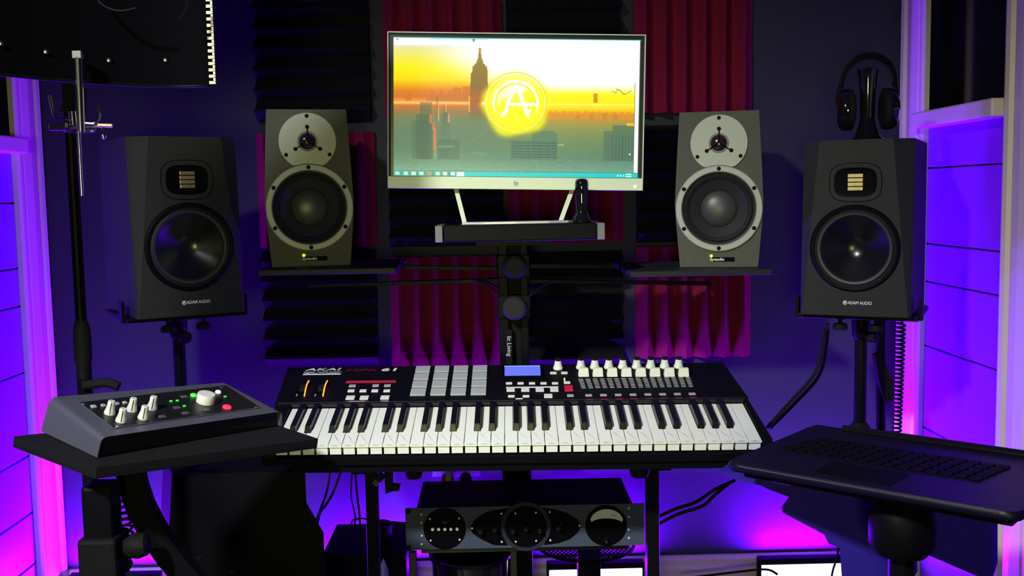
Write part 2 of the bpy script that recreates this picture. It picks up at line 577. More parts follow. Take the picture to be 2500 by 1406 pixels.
def make_bm():
    t = thing('bookshelf_speaker', '', 'speaker', group='silver-ringed speakers on the shelves')
    out = [(-.083, 0), (.083, 0), (.0915, .10), (.0935, .14), (.090, .22), (.0835, .334), (-.0835, .334), (-.090, .22), (-.0935, .14), (-.0915, .10)]
    # cabinet: front skin lies behind a ring of the woofer opening
    cab = bmesh.new()
    add_hexa(cab, [Vector((x, .032, z)) for x, z in out], [Vector((x * .97, .27, z)) for x, z in out])
    obj('cabinet', cab, M_bms, t)
    # baffle with circular opening
    bf = bmesh.new()
    cz = .1264; Rr = .082; N = 64
    inner = [Vector((Rr * cos(2 * pi * k / N), 0, cz + Rr * sin(2 * pi * k / N))) for k in range(N)]
    outer = []
    for k in range(N):
        a = 2 * pi * k / N
        d = Vector((cos(a), sin(a)))
        best = 9
        for i in range(len(out)):
            p = Vector((out[i][0], out[i][1] - cz)); q = Vector((out[(i + 1) % len(out)][0], out[(i + 1) % len(out)][1] - cz))
            e = q - p
            den = d.x * e.y - d.y * e.x
            if abs(den) < 1e-9: continue
            tt = (p.x * e.y - p.y * e.x) / den
            u = (p.x * d.y - p.y * d.x) / den
            if tt > 0 and -1e-6 <= u <= 1 + 1e-6: best = min(best, tt)
        outer.append(Vector((d.x * best, 0, cz + d.y * best)))
    corner = [Vector((x, 0, z)) for x, z in out]
    I = [bf.verts.new(p) for p in inner]; O = [bf.verts.new(p) for p in outer]
    Ib = [bf.verts.new(p + Vector((0, .03, 0))) for p in inner]; Ob = [bf.verts.new(p + Vector((0, .034, 0))) for p in outer]
    for k in range(N):
        j = (k + 1) % N
        bf.faces.new((I[k], I[j], O[j], O[k]))
        bf.faces.new((I[j], I[k], Ib[k], Ib[j]))
        bf.faces.new((O[k], O[j], Ob[j], Ob[k]))
        bf.faces.new((Ib[k], Ib[j], Ob[j], Ob[k]))
    # fill the corners cut off by the radial sampling
    for c in corner:
        k = min(range(N), key=lambda i: (outer[i] - c).length)
        for k0 in (k - 1, k):
            a_, b_ = outer[k0 % N], outer[(k0 + 1) % N]
            if (b_ - a_).cross(c - a_).length > 1e-7:
                v = [bf.verts.new(a_), bf.verts.new(b_), bf.verts.new(c)]
                bf.faces.new(v)
                vb = [bf.verts.new(a_ + Vector((0, .034, 0))), bf.verts.new(b_ + Vector((0, .034, 0))), bf.verts.new(c + Vector((0, .034, 0)))]
                bf.faces.new(vb)
                for q0 in range(3):
                    bf.faces.new((v[q0], v[(q0 + 1) % 3], vb[(q0 + 1) % 3], vb[q0]))
    obj('baffle', bf, M_bm, t)
    woofer_parts(t, 0, cz, .0925, .0785, .039)
    # tweeter plate, cut by the woofer ring
    tz = .2665; TR = .060
    pts = []
    N = 72
    a0 = None
    for k in range(N + 1):
        a = radians(-90 + 34) + radians(360 - 68) * k / N
        pts.append(Vector((TR * cos(a), -.0008, tz + TR * sin(a))))
    # close along the woofer ring arc
    pL, pR = pts[-1], pts[0]
    aL = atan2(pL.z - cz, pL.x); aR = atan2(pR.z - cz, pR.x)
    for k in range(1, 12):
        a = aL + (aR - aL) * k / 12
        pts.append(Vector((.0932 * cos(a), -.0008, cz + .0932 * sin(a))))
    pl = obj('tweeter_plate', prism(pts, (0, -.0035, 0)), M_ring, t)
    for a in (90, 212, 328):
        obj('screw', lathe([(0, .0055), (.003, .0055), (.0042, .0045), (.0042, .003)], (.0535 * cos(radians(a)), 0, tz + .0535 * sin(radians(a))), (0, -1, 0), 12), M_blk, pl, smooth=True)
    obj('tweeter_rim', lathe([(.0165, .003), (.0175, .006), (.0205, .0062), (.0215, .004)], (0, 0, tz), (0, -1, 0), 40), M_grey, t, smooth=True)
    obj('tweeter_dome', lathe([(.0172 * cos(a * pi / 16), .0035 + .009 * sin(a * pi / 16)) for a in range(8)] + [(0, .0125)], (0, 0, tz), (0, -1, 0), 32), M_dome, t, smooth=True)
    g = bmesh.new()
    for a in (90, 212, 328):
        c_, s_ = cos(radians(a)), sin(radians(a))
        add_tube(g, [(0, -.0135, tz), (.012 * c_, -.013, tz + .012 * s_), (.022 * c_, -.0085, tz + .022 * s_), (.029 * c_, -.0052, tz + .029 * s_)], .0012, 6)
        add_cyl(g, (.0305 * c_, -.004, tz + .0305 * s_), (.0305 * c_, -.0065, tz + .0305 * s_), .0042, seg=14)
    obj('tweeter_guard', g, M_blk, t, smooth=True)
    obj('status_light', lathe([(0, .003), (.0028, .0025), (.0035, 0)], (-.016, 0, .024), (0, -1, 0), 12), M_lime, t, smooth=True)
    bd = obj('badge', box((.009, -.0007, .0165), (.049, .0014, .0095)), M_disc, t)
    text('lettering', 'dynaudio', .0085, Matrix.Translation((-.0035, -.0016, .0165)) @ Matrix.Rotation(radians(90), 4, 'X'), M_ink, t, bold=.00018)
    return t
bmL = make_bm()
def yawM(loc, deg, tilt=0):
    return Matrix.Translation(Vector(loc)) @ Matrix.Rotation(radians(deg), 4, 'Z') @ Matrix.Rotation(radians(tilt), 4, 'Y')
ML = yawM((-.392, 2.20, .9535), 12)
bmL.matrix_world = ML
bmL['label'] = 'grey speaker with silver woofer ring left of the computer monitor'
MR = yawM((.488, 2.20, .9355), -12)
bmR = dup(bmL, MR, 'grey speaker with silver woofer ring right of the computer monitor')

# ================================================================== BLACK RIBBON-TWEETER SPEAKERS
def make_adam():
    t = thing('studio_speaker', '', 'speaker', group='black speakers on floor stands')
    w, h, d = .105, .347, .29
    # cabinet with upper side chamfers that run out towards the bottom
    ci, cdp = .036, .030
    back = [Vector((-w, d, 0)), Vector((w, d, 0)), Vector((w, d, h)), Vector((-w, d, h))]
    bm = bmesh.new()
    V = lambda *p: bm.verts.new(p)
    B = [V(-w, d, 0), V(w, d, 0), V(w, d, h), V(-w, d, h)]
    fl, fr = V(-w, 0, 0), V(w, 0, 0)
    tl, tr = V(-w + ci, 0, h), V(w - ci, 0, h)
    sl, sr = V(-w, cdp, h), V(w, cdp, h)
    sbl, sbr = V(-w, .006, 0), V(w, .006, 0)
    fl2, fr2 = V(-w + .004, 0, 0), V(w - .004, 0, 0)
    bm.faces.new((fl2, fr2, fr, fl)) if False else None
    bm.verts.remove(fl); bm.verts.remove(fr)
    # front ring around woofer and waveguide: planar n-gon plus parts on top (woofer sits in a shallow pan)
    cz, Rr, N = .134, .0835, 64
    outl = [(-w + .004, 0), (w - .004, 0), (w - ci, h), (-w + ci, h)]
    inner = [Vector((Rr * cos(2 * pi * k / N), 0, cz + Rr * sin(2 * pi * k / N))) for k in range(N)]
    outer = []
    for k in range(N):
        a = 2 * pi * k / N
        dd = Vector((cos(a), sin(a))); best = 9
        for i in range(4):
            p = Vector((outl[i][0], outl[i][1] - cz)); q = Vector((outl[(i + 1) % 4][0], outl[(i + 1) % 4][1] - cz)); e = q - p
            den = dd.x * e.y - dd.y * e.x
            if abs(den) < 1e-9: continue
            tt = (p.x * e.y - p.y * e.x) / den; u = (p.x * dd.y - p.y * dd.x) / den
            if tt > 0 and -1e-6 <= u <= 1 + 1e-6: best = min(best, tt)
        outer.append(Vector((dd.x * best, 0, cz + dd.y * best)))
    for x, z in outl:
        c = Vector((x, 0, z))
        k = min(range(N), key=lambda i: (outer[i] - c).length)
        outer[k] = c
    I_ = [bm.verts.new(p) for p in inner]; O_ = [bm.verts.new(p) for p in outer]; Ib = [bm.verts.new(p + Vector((0, .035, 0))) for p in inner]
    for k in range(N):
        j = (k + 1) % N
        bm.faces.new((I_[k], I_[j], O_[j], O_[k])); bm.faces.new((I_[j], I_[k], Ib[k], Ib[j]))
    bm.faces.new(Ib)
    # chamfers, sides, top, bottom, back
    bm.faces.new((fl2, tl, sl, sbl)); bm.faces.new((fr2, sbr, sr, tr))
    bm.faces.new((sbl, sl, B[3], B[0])); bm.faces.new((sbr, B[1], B[2], sr))
    bm.faces.new((tl, tr, sr, B[2], B[3], sl)); bm.faces.new((fl2, sbl, B[0], B[1], sbr, fr2)); bm.faces.new(B)
    bmesh.ops.remove_doubles(bm, verts=bm.verts[:], dist=1e-5)
    obj('cabinet', bm, M_adam, t)
    ax = (0, -1, 0)
    obj('woofer_ring', lathe([(.0765, -.002), (.078, .003), (.082, .004), (.0855, .002), (.0865, 0)], (0, 0, cz), ax, 64), M_blk, t, smooth=True)
    obj('woofer_surround', lathe([(.078, .001), (.075, -.002), (.071, .003), (.066, .002), (.063, -.004)], (0, 0, cz), ax, 64), M_sur, t, smooth=True)
    obj('woofer_cone', lathe([(.064, -.003), (.045, -.014), (.022, -.026), (.014, -.030), (0, -.031)], (0, 0, cz), ax, 64), M_gblk2, t, smooth=True)
    # waveguide
    def sup(a, b, y, z0, n=4.0, N=56, dx=0):
        r = []
        for k in range(N):
            th = 2 * pi * k / N
            c, s = cos(th), sin(th)
            r.append(Vector((dx + a * abs(c) ** (2 / n) * (1 if c >= 0 else -1), y, z0 + b * abs(s) ** (2 / n) * (1 if s >= 0 else -1))))
        return r
    tz = .264
    wg = obj('waveguide', loft([sup(.049, .0375, .0005, tz, 3.2), sup(.0485, .037, -.0015, tz, 3.2), sup(.047, .0355, -.0015, tz, 3.2), sup(.040, .0285, -.0008, tz, 3.4)], True), M_adam, t, smooth=True, angle=40)
    obj('waveguide_throat', loft([sup(.0402, .0287, -.0010, tz, 3.4), sup(.0385, .027, -.0004, tz, 3.4), sup(.018, .020, -.0002, tz, 5)], True, False, True), M_disc, t, smooth=True, angle=40)
    obj('waveguide_line', loft([sup(.050, .0385, .0, tz, 3.2), sup(.050, .0385, -.0006, tz, 3.2), sup(.0488, .0373, -.0006, tz, 3.2), sup(.0488, .0373, .0, tz, 3.2)], True), M_disc, t, smooth=True)
    rb = bmesh.new()
    for k in range(4):
        z = tz - .0125 + k * .0085
        for q in range(14):
            add_box(rb, (-.0125 + q * .00195, -.002, z), (.0013, .006, .0066))
        add_box(rb, (0, .001, z), (.028, .004, .0062))
    obj('ribbon_tweeter', rb, M_gold, t)
    text('lettering', 'ADAM AUDIO', .0088, Matrix.Translation((.0115, -.0006, .026)) @ Matrix.Rotation(radians(90), 4, 'X'), M_ink, t, bold=.0001, sx=.82)
    lg = bmesh.new()
    arc = [Vector((-.0165 + .0036 * cos(radians(a)), -.0008, .026 + .0036 * sin(radians(a)))) for a in range(60, 400, 20)]
    add_tube(lg, arc, .0007, 6)
    add_tube(lg, [(-.0195, -.0008, .0255), (-.0165, -.0008, .0278), (-.0128, -.0008, .0295)], .0007, 6)
    add_cyl(lg, (-.0165, 0, .026), (-.0165, -.001, .026), .0017, seg=12)
    obj('logo', lg, M_ink, t)
    return t
M_gblk2 = mat('woofer_polished', (.005, .005, .006), .25, spec=.5)
adL = make_adam()
MAL = yawM((-.590, 1.995, .875), 31)
adL.matrix_world = MAL
adL['label'] = 'tall black speaker with gold ribbon tweeter left of the silver-ringed speakers, on a stand'
adR = dup(adL, yawM((.712, 1.998, .848), -28), 'tall black speaker with gold ribbon tweeter on the right, headphones above it')

# ================================================================== COMPUTER MONITOR
mc = at(1260.5, 273, 2.13)
tilt = Matrix.Rotation(radians(1.55), 3, 'Y')
mon = thing('computer_monitor', 'silver-edged monitor showing a yellow city sunset with a round letter A emblem', 'monitor', tuple(mc), tilt)
MWd, MHt = .530, .319
bz = .012
obj('housing', box((0, .016, 0), (MWd, .028, MHt), bev=.006, seg=3), M_sblk, mon)
# thin silver edge around the frame
e = bmesh.new()
for (cx, cz, sx, sz) in ((0, MHt / 2 - .001, MWd + .001, .0022), (-MWd / 2 + .0008, 0, .0022, MHt), (MWd / 2 - .0008, 0, .0022, MHt)):
    add_box(e, (cx, .003, cz), (sx, .012, sz), bev=.0006, seg=1)
obj('edge_band', e, M_sbezel, mon)
obj('chin', box((0, .0005, -MHt / 2 + .0125), (MWd + .0006, .0085, .0255), bev=.0015), M_sbezel, mon)

def screen_image(w, h):
    """wallpaper painted point by point in a 607 x 346 frame; returns sRGB array (h, w, 3)"""
    X, Y = np.meshgrid(np.linspace(960, 1567, w), np.linspace(92, 438, h))
    def ss(a, b, v):
        t = np.clip((v - a) / (b - a), 0, 1)
        return t * t * (3 - 2 * t)
    def grad(stops, v):
        ys = [s[0] for s in stops]
        return np.stack([np.interp(v, ys, [s[1][c] for s in stops]) for c in range(3)], -1)
    left = grad([(92, (255, 255, 255)), (112, (252, 252, 250)), (116, (232, 228, 150)), (150, (246, 236, 60)), (172, (255, 240, 0)), (196, (255, 222, 0)), (210, (246, 176, 8)), (225, (224, 128, 28)), (240, (222, 112, 44)), (250, (244, 158, 70)), (255, (250, 170, 70)), (262, (205, 112, 52)), (278, (150, 118, 70)), (292, (112, 126, 92)), (330, (90, 122, 98)), (372, (84, 124, 102)), (392, (92, 136, 114)), (424, (120, 165, 140)), (438, (120, 165, 140))], Y)
    right = grad([(92, (255, 255, 255)), (205, (255, 255, 255)), (222, (255, 255, 120)), (232, (255, 246, 0)), (262, (255, 235, 0)), (272, (244, 190, 10)), (284, (226, 150, 40)), (300, (172, 150, 70)), (322, (134, 146, 84)), (350, (108, 138, 92)), (380, (94, 134, 100)), (392, (92, 136, 114)), (424, (112, 162, 142)), (438, (112, 162, 142))], Y)
    k = ss(1150, 1340, X)[..., None]
    img = left * (1 - k) + right * k
    # white blow-out of the sky
    wgt = ss(1.0, .45, np.sqrt(((X - 1330) / 330) ** 2 + ((Y - 120) / 130) ** 2)) * ss(228, 196, Y)
    img = img * (1 - wgt[..., None]) + 255 * wgt[..., None]
    # light line of the horizon
    ln = np.exp(-((Y - 254.5) / 2.2) ** 2) * (.55 + .45 * ss(1180, 1420, X))
    img = img + (np.array([255, 250, 160]) - img) * (ln * .8)[..., None]
    def fill(mask, col, a=1.):
        img[mask] = img[mask] * (1 - a) + np.array(col, float) * a
    def rect(x0, y0, x1, y1): return (X >= x0) & (X <= x1) & (Y >= y0) & (Y <= y1)
    def poly(pts):
        m = np.zeros(X.shape, bool)
        n = len(pts)
        for i in range(n):
            x0, y0 = pts[i]; x1, y1 = pts[(i + 1) % n]
            if y0 == y1: continue
            c = ((Y >= min(y0, y1)) & (Y < max(y0, y1)) & (X < (Y - y0) / (y1 - y0) * (x1 - x0) + x0))
            m ^= c
        return m
    # distant skyline
    for x0, y0, x1 in ((988, 233, 1004), (1051, 224, 1061), (1072, 222, 1082), (1092, 223, 1102), (1104, 216, 1112), (1110, 213, 1116), (1116, 217, 1126), (1129, 212, 1146), (1061, 233, 1145), (1452, 226, 1461), (1040, 238, 1145)):
        fill(rect(x0, y0, x1, 250), (206, 112, 40), .75)
    fill(rect(1340, 271, 1552, 284) & (Y > 273 + 3 * np.sin(X * .35) + 2 * np.sin(X * .9)), (222, 138, 40), .6)
    for x0, y0, x1 in ((1407, 280, 1420), (1440, 276, 1452), (1473, 275, 1486), (1500, 277, 1512)):
        fill(rect(x0, y0, x1, 296), (190, 130, 50), .5)
    # tall stepped tower
    tower = poly([(1171, 116), (1173, 117), (1175, 140), (1179, 150), (1180, 156), (1184, 158), (1185, 162), (1189, 163), (1190, 178), (1191, 205), (1190, 312), (1147, 300), (1147, 206), (1149, 205), (1149, 179), (1152, 178), (1153, 162), (1157, 161), (1158, 156), (1162, 155), (1163, 150), (1167, 140), (1168, 117)])
    tc = grad([(116, (172, 150, 60)), (160, (150, 122, 52)), (215, (140, 104, 46)), (240, (176, 96, 46)), (262, (168, 96, 56)), (290, (110, 110, 80)), (312, (100, 122, 95))], Y)
    ta = ss(312, 270, Y)[..., None]
    img[:] = np.where(tower[..., None], img * (1 - ta) + tc * ta, img)
    # nearer hazy towers
    for x0, y0, x1, y1, a in ((1024, 252, 1055, 395, .45), (1014, 283, 1050, 395, .5), (1005, 300, 1058, 395, .35), (1064, 240, 1070, 300, .35), (1082, 262, 1092, 310, .35), (1076, 280, 1098, 390, .25), (1068, 345, 1122, 395, .5)):
        fill(rect(x0, y0, x1, y1), (58, 92, 78), a)
    for x0, y0, x1, y1, c in ((1053, 254, 1055, 285, (220, 96, 60)), (1048, 283, 1055, 305, (225, 110, 70)), (1055, 302, 1061, 322, (225, 110, 70)), (1058, 318, 1065, 372, (232, 120, 80)), (1060, 370, 1064, 392, (180, 150, 100)), (1069, 250, 1071, 300, (240, 170, 110)), (1094, 282, 1097, 303, (240, 150, 110)), (1087, 256, 1090, 276, (240, 160, 90)), (1145, 236, 1147, 276, (250, 190, 90))):
        fill(rect(x0, y0, x1, y1), c, .8)
    fill(rect(1070, 361, 1110, 366), (120, 150, 130), .6)
    fill(rect(1150, 376, 1190, 384), (110, 140, 120), .5)
    # right-hand blocks
    blk = rect(1248, 345, 1364, 394) | poly([(1300, 346), (1300, 323), (1352, 321), (1363, 330), (1364, 346)])
    fill(blk, (78, 122, 104), .75)
    win = rect(1248, 350, 1362, 392) & (((Y - 350) % 7.2) < 4.4) & (((X - 1248) % 16.5) > 1.3)
    fill(win, (58, 92, 84), .8)
    fill(rect(1500, 305, 1553, 395) | rect(1478, 320, 1500, 395), (76, 112, 96), .7)
    fill(rect(1500, 331, 1552, 395) & (((X - 1500) % 8) < 1.6), (52, 88, 80), .8)
    fill(rect(1534, 300, 1552, 307), (255, 200, 20), .9)
    fill(rect(1364, 356, 1380, 358), (220, 220, 190), .6)
    # street light diagonals
    dg = (np.abs((Y - 320) - (1192 - X) * .75) < .9) & (X > 1140) & (X < 1192)
    fill(dg, (150, 150, 110), .5)
    # sun disc glow and emblem
    cx, cy = 1259.5, 253.0
    R = np.sqrt((X - cx) ** 2 + (Y - cy) ** 2)
    th = np.arctan2(Y - cy, X - cx)
    glow = ss(94, 70, R + 5 * np.sin(th * 5 + 1) * (Y > cy)) * np.clip(ss(cy - 60, cy - 5, Y) + .2, 0, 1)
    img[:] = img + (np.array([255, 248, 0]) - img) * glow[..., None]
    def ring(r, wd, col, a, m=None):
        g = np.exp(-((R - r) / wd) ** 2) * a
        if m is not None: g = g * m
        img[:] = img + (np.array(col, float) - img) * g[..., None]
    up = ss(cy + 45, cy - 5, Y)
    ring(76.5, 1.5, (214, 220, 40), .9); ring(70, 1.0, (225, 228, 60), .7, up)
    ring(63, 5.0, (255, 250, 30), .9, up); ring(73.5, 1.5, (255, 255, 190), .8); ring(54, 4.2, (255, 255, 255), 1, up); ring(49, 1.2, (225, 230, 40), .9, up)
    ring(66, 1., (220, 214, 30), .5, 1 - up); ring(74, 1.1, (216, 200, 30), .6, 1 - up)
    inn = ss(48, 44, R)
    img[:] = img + (np.array([255, 252, 30]) - img) * (inn * .85)[..., None]
    hl = inn * ss(cy - 2, cy - 18, Y + (X - cx) * .35 + 10)
    img[:] = img + (255 - img) * (hl * .8)[..., None]
    # worn little letters round the rim
    for k in range(15):
        a = radians(-152 + k * 8.8)
        if k in (3, 7): continue
        lx, ly = cx + 63 * cos(a), cy + 63 * sin(a)
        dd = ((X - lx) / 2.3) ** 2 + ((Y - ly) / 2.6) ** 2
        img[:] = img + (np.array([255, 255, 205]) - img) * (np.exp(-dd) * .8)[..., None]
    def stroke(pts, wd):
        g = np.zeros(X.shape)
        for (x0, y0), (x1, y1) in zip(pts, pts[1:]):
            L2 = (x1 - x0) ** 2 + (y1 - y0) ** 2
            t = np.clip(((X - x0) * (x1 - x0) + (Y - y0) * (y1 - y0)) / L2, 0, 1)
            d = np.sqrt((X - x0 - t * (x1 - x0)) ** 2 + (Y - y0 - t * (y1 - y0)) ** 2)
            g = np.maximum(g, ss(wd + 1.2, wd - .8, d))
        img[:] = img + (255 - img) * g[..., None]
    img[:] = img + (np.array([255, 250, 20]) - img) * (ss(7, 3, np.abs(X - 1260)) * 0)[..., None]
    tri = poly([(1259, 222), (1249, 250), (1272, 250)])
    fill(tri, (250, 240, 60), .9)
    stroke([(1226, 285), (1234, 276), (1240, 254), (1249, 232), (1257, 214)], 4.)
    stroke([(1257, 214), (1268, 214), (1275, 244), (1290, 282)], 4.6)
    stroke([(1256, 214), (1262, 213)], 6)
    stroke([(1247, 256), (1307, 256)], 3.6)
    stroke([(1290, 282), (1295, 270)], 2.5)
    for sx in (1180, 1205, 1218):
        dd = ((X - sx) / 3.5) ** 2 + ((Y - 253) / 4) ** 2
        img[:] = img + (255 - img) * np.exp(-dd)[..., None]
    # birds
    def line(pts, wd, col):
        for (x0, y0), (x1, y1) in zip(pts, pts[1:]):
            L2 = (x1 - x0) ** 2 + (y1 - y0) ** 2
            t = np.clip(((X - x0) * (x1 - x0) + (Y - y0) * (y1 - y0)) / L2, 0, 1)
            d = np.sqrt((X - x0 - t * (x1 - x0)) ** 2 + (Y - y0 - t * (y1 - y0)) ** 2)
            fill(d < wd, col, .85)
    line([(1508, 215), (1517, 219), (1524, 226), (1530, 228)], 1.0, (110, 120, 20))
    line([(1530, 228), (1536, 224), (1543, 219)], .8, (110, 120, 20))
    line([(1495, 221), (1502, 222), (1506, 226), (1510, 219)], .8, (140, 140, 30))
    # water band with grain
    rng = np.random.RandomState(2)
    g = rng.rand(h, w)
    band = (Y > 393) & (Y < 425)
    img[band] += ((g[band] - .5) * 26)[..., None]
    haze = (Y > 285) & (Y < 393)
    img[haze] += ((g[haze] - .5) * 9)[..., None]
    # window edge at the right, top strip, taskbar
    fill(rect(1552.5, 200, 1553.5, 425), (60, 70, 50), .8)
    fill(rect(1554, 92, 1563, 437), (255, 255, 255), 1)
    fill(rect(1563.5, 92, 1567, 437), (40, 52, 46), 1)
    fill(rect(960, 92, 1567, 94), (40, 190, 190), .8)
    fill(rect(1050, 94, 1190, 97), (120, 225, 235), .6)
    fill(rect(1153, 94, 1159, 101), (0, 140, 150), .8)
    fill(rect(968, 96, 971, 99), (60, 70, 70), .9)
    fill(rect(960, 112, 1100, 113.3), (205, 205, 160), .8)
    fill(rect(1549, 112, 1551, 114), (120, 120, 110), .8)
    fill(rect(960, 425, 1563, 438), (0, 205, 200), 1)
    fill(rect(960, 424.5, 1563, 426), (20, 110, 100), .9)
    fill(rect(960, 427, 1130, 438), (20, 160, 130), .8)
    for x0, c in ((963, (190, 230, 255)), (984, (210, 245, 255)), (1003, (255, 255, 240)), (1022, (240, 255, 255)), (1042, (235, 130, 120)), (1063, (255, 255, 230)), (1081, (250, 240, 225)), (1100, (255, 255, 240))):
        dd = ((X - x0 - 6) / 5.5) ** 4 + ((Y - 432) / 4.6) ** 4
        img[:] = img + (np.array(c, float) - img) * (dd < 1)[..., None] * .9
    fill(rect(1115, 427, 1134, 438), (255, 255, 255), 1)
    for x0 in (1512, 1519, 1527):
        fill(rect(x0, 430, x0 + 4, 434), (200, 255, 255), .9)
    fill(rect(1535, 428, 1549, 431), (255, 255, 255), .9)
    fill(rect(1535, 433, 1549, 436), (255, 255, 255), .9)
    fill(rect(1541, 375, 1545, 381), (20, 30, 30), .9)
    fill(rect(1542, 376, 1545, 380), (255, 255, 255), .9)
    return np.clip(img, 0, 255) / 255

NX, NY = 440, 250
img = screen_image(NX, NY)
lin = np.where(img <= .04045, img / 12.92, ((img + .055) / 1.055) ** 2.4)
scr_x0, scr_x1 = -MWd / 2 + bz, MWd / 2 - .0085
scr_z0, scr_z1 = -MHt / 2 + .0262, MHt / 2 - .0105
xs = np.linspace(scr_x0, scr_x1, NX)
zs = np.linspace(scr_z1, scr_z0, NY)
co = np.zeros((NY, NX, 3)); co[..., 0] = xs[None]; co[..., 1] = .0012; co[..., 2] = zs[:, None]
idx = np.arange(NX * NY).reshape(NY, NX)
quads = np.stack([idx[:-1, :-1], idx[1:, :-1], idx[1:, 1:], idx[:-1, 1:]], -1).reshape(-1, 4)
me = bpy.data.meshes.new('screen')
me.from_pydata(co.reshape(-1, 3).tolist(), [], quads.tolist())
ca = me.color_attributes.new('picture', 'FLOAT_COLOR', 'POINT')
ca.data.foreach_set('color', np.concatenate([lin.reshape(-1, 3), np.ones((NX * NY, 1))], 1).ravel().astype(np.float32))
ms = bpy.data.materials.new('screen_picture')
ms.use_nodes = True
nt = ms.node_tree
b = nt.nodes['Principled BSDF']
an = nt.nodes.new('ShaderNodeAttribute'); an.attribute_name = 'picture'
b.inputs['Base Color'].default_value = (.01, .01, .01, 1)
b.inputs['Roughness'].default_value = .35
nt.links.new(an.outputs['Color'], b.inputs['Emission Color'])
b.inputs['Emission Strength'].default_value = 1.0
me.materials.append(ms)
so = bpy.data.objects.new('screen', me); COL.objects.link(so); so.parent = mon; ROOTM[so.name] = ROOTM[mon.name]
# maker's round mark and power lamp on the chin
lg = bmesh.new()
add_cyl(lg, (0, -.0036, -MHt / 2 + .0125), (0, -.0044, -MHt / 2 + .0125), .0062, seg=28)
lo = obj('logo', lg, M_white, mon)
text('lettering', 'hp', .0125, Matrix.Translation((0, -.0046, -MHt / 2 + .0135)) @ Matrix.Rotation(radians(90), 4, 'X'), M_grey, lo, shear=.3, sx=.8)
obj('power_light', lathe([(0, .0008), (.0028, .0006), (.0034, 0)], (MWd / 2 - .0165, -.0037, -MHt / 2 + .0085), (0, -1, 0), 16), mat('power_white', (.8, .8, .8), .4, emit=(1, 1, .95), estr=1.2), mon, smooth=True)
# stand: two splayed bars and a shallow foot plate
YM = 2.13
def P(x, y, Y=YM): return at(x, y, Y)
RZ = at(1270, 546, 2.09).z     # top of riser
leg = lambda xa, xb: [P(xa, 466, 2.146), P(xa + (12 if xa < 1250 else -12), 466, 2.146), at(xb + (12 if xa < 1250 else -12), 540, 2.12), at(xb, 540, 2.12)]
for xa, xb in ((1108, 1129), (1403, 1374)):
    q = [P(xa, 462, 2.15), P(xa + (11 if xa < 1250 else -11), 462, 2.15)]
    b0 = at(xb, 545, 2.12); b0.z = RZ + .002
    b1 = at(xb + (11 if xa < 1250 else -11), 545, 2.12); b1.z = RZ + .002
    obj('stand_bar', prism([q[0], q[1], b1, b0], (0, .008, 0)), M_sbezel, mon, world=True)
fp = [at(1128, 549, 2.075), at(1180, 550, 2.068), at(1260, 551, 2.066), at(1340, 550, 2.068), at(1388, 549, 2.075), at(1399, 546, 2.09), at(1378, 540, 2.128), at(1140, 540, 2.128)]
for p in fp: p.z = RZ + .0008
M_base = mat('monitor_base', (.55, .53, .62), .4, metal=.4)
obj('foot_plate', prism(fp, (0, 0, .004)), M_base, mon, world=True)

# ================================================================== CENTRE RISER AND MAST
# riser (box-shaped shelf) under the monitor
RY0, RY1 = 2.045, 2.22
rl, rr = at(1062, 570, RY0).x, at(1477, 570, RY0).x
rz0 = at(1270, 589, RY0).z
rt = thing('monitor_riser', 'black box shelf with pale end caps carrying the computer monitor', 'shelf', ((rl + rr) / 2, (RY0 + RY1) / 2, rz0))
obj('shelf_body', box(((rl + rr) / 2, (RY0 + RY1) / 2 + .004, (RZ + rz0) / 2), (rr - rl - .03, RY1 - RY0 - .002, RZ - rz0), bev=.003), M_mblk, rt, world=True)
for x in (rl + .0075, rr - .0075):
    obj('end_cap', box((x, (RY0 + RY1) / 2, (RZ + rz0) / 2 + .0), (.0148, RY1 - RY0, RZ - rz0 - .001), bev=.001), M_grey, rt, world=True)

MY = 2.32
c0, c1 = at(1218, 700, MY).x, at(1290, 700, MY).x
cxm = (c0 + c1) / 2
zt = rz0 - .001
mast = thing('equipment_mast', 'black twin-rail mast with round knobs rising behind the keyboard to the monitor shelf', 'stand', (cxm, MY, 0))
for x0, x1 in ((1218, 1241), (1271, 1290)):
    xa, xb = at(x0, 750, MY).x, at(x1, 750, MY).x
    obj('rail', box(((xa + xb) / 2, MY, zt / 2), (xb - xa, .03, zt), bev=.002), M_mblk, mast, world=True)
obj('spine', box((cxm, MY + .012, zt / 2 + .1), (c1 - c0 - .03, .012, zt - .2)), M_rub, mast, world=True)
for yy in (650, 750):
    zk = at(1255, yy, MY - .03).z
    cl = obj('clamp', box((cxm, MY - .004, zk), (c1 - c0 + .008, .045, .052), bev=.003), M_mblk, mast, world=True)
    kx = at(1256, yy, MY - .05).x
    obj('knob', lathe([(0, .034), (.02, .034), (.0255, .030), (.027, .022), (.027, .004), (.012, .0), (.012, -.01)], (kx, MY - .028, zk), (0, -1, 0), 32), mat('knob_grey', (.022, .022, .022), .6, spec=.15), mast, smooth=True, world=True)
zq = at(1255, 830, MY - .016).z
Mt = Matrix.Translation(Vector((at(1243, 845, MY - .018).x - cxm, -.018, at(1243, 845, MY - .018).z))) @ Matrix.Rotation(radians(90), 4, 'X') @ Matrix.Rotation(radians(-90), 4, 'Z')
obj('name_plate', box((at(1243, 845, MY - .018).x, MY - .008, at(1243, 845, MY).z), (.014, .018, .08)), M_rub, mast, world=True)
text('lettering', 'lic Living', .0135, Mt, M_ink, mast)
obj('top_plate', box((cxm, 2.2, rz0 - .006), (.16, .2, .010)), M_mblk, mast, world=True)
obj('foot', box((cxm, 2.34, .015), (.13, .16, .03), bev=.006), M_mblk, mast, world=True)
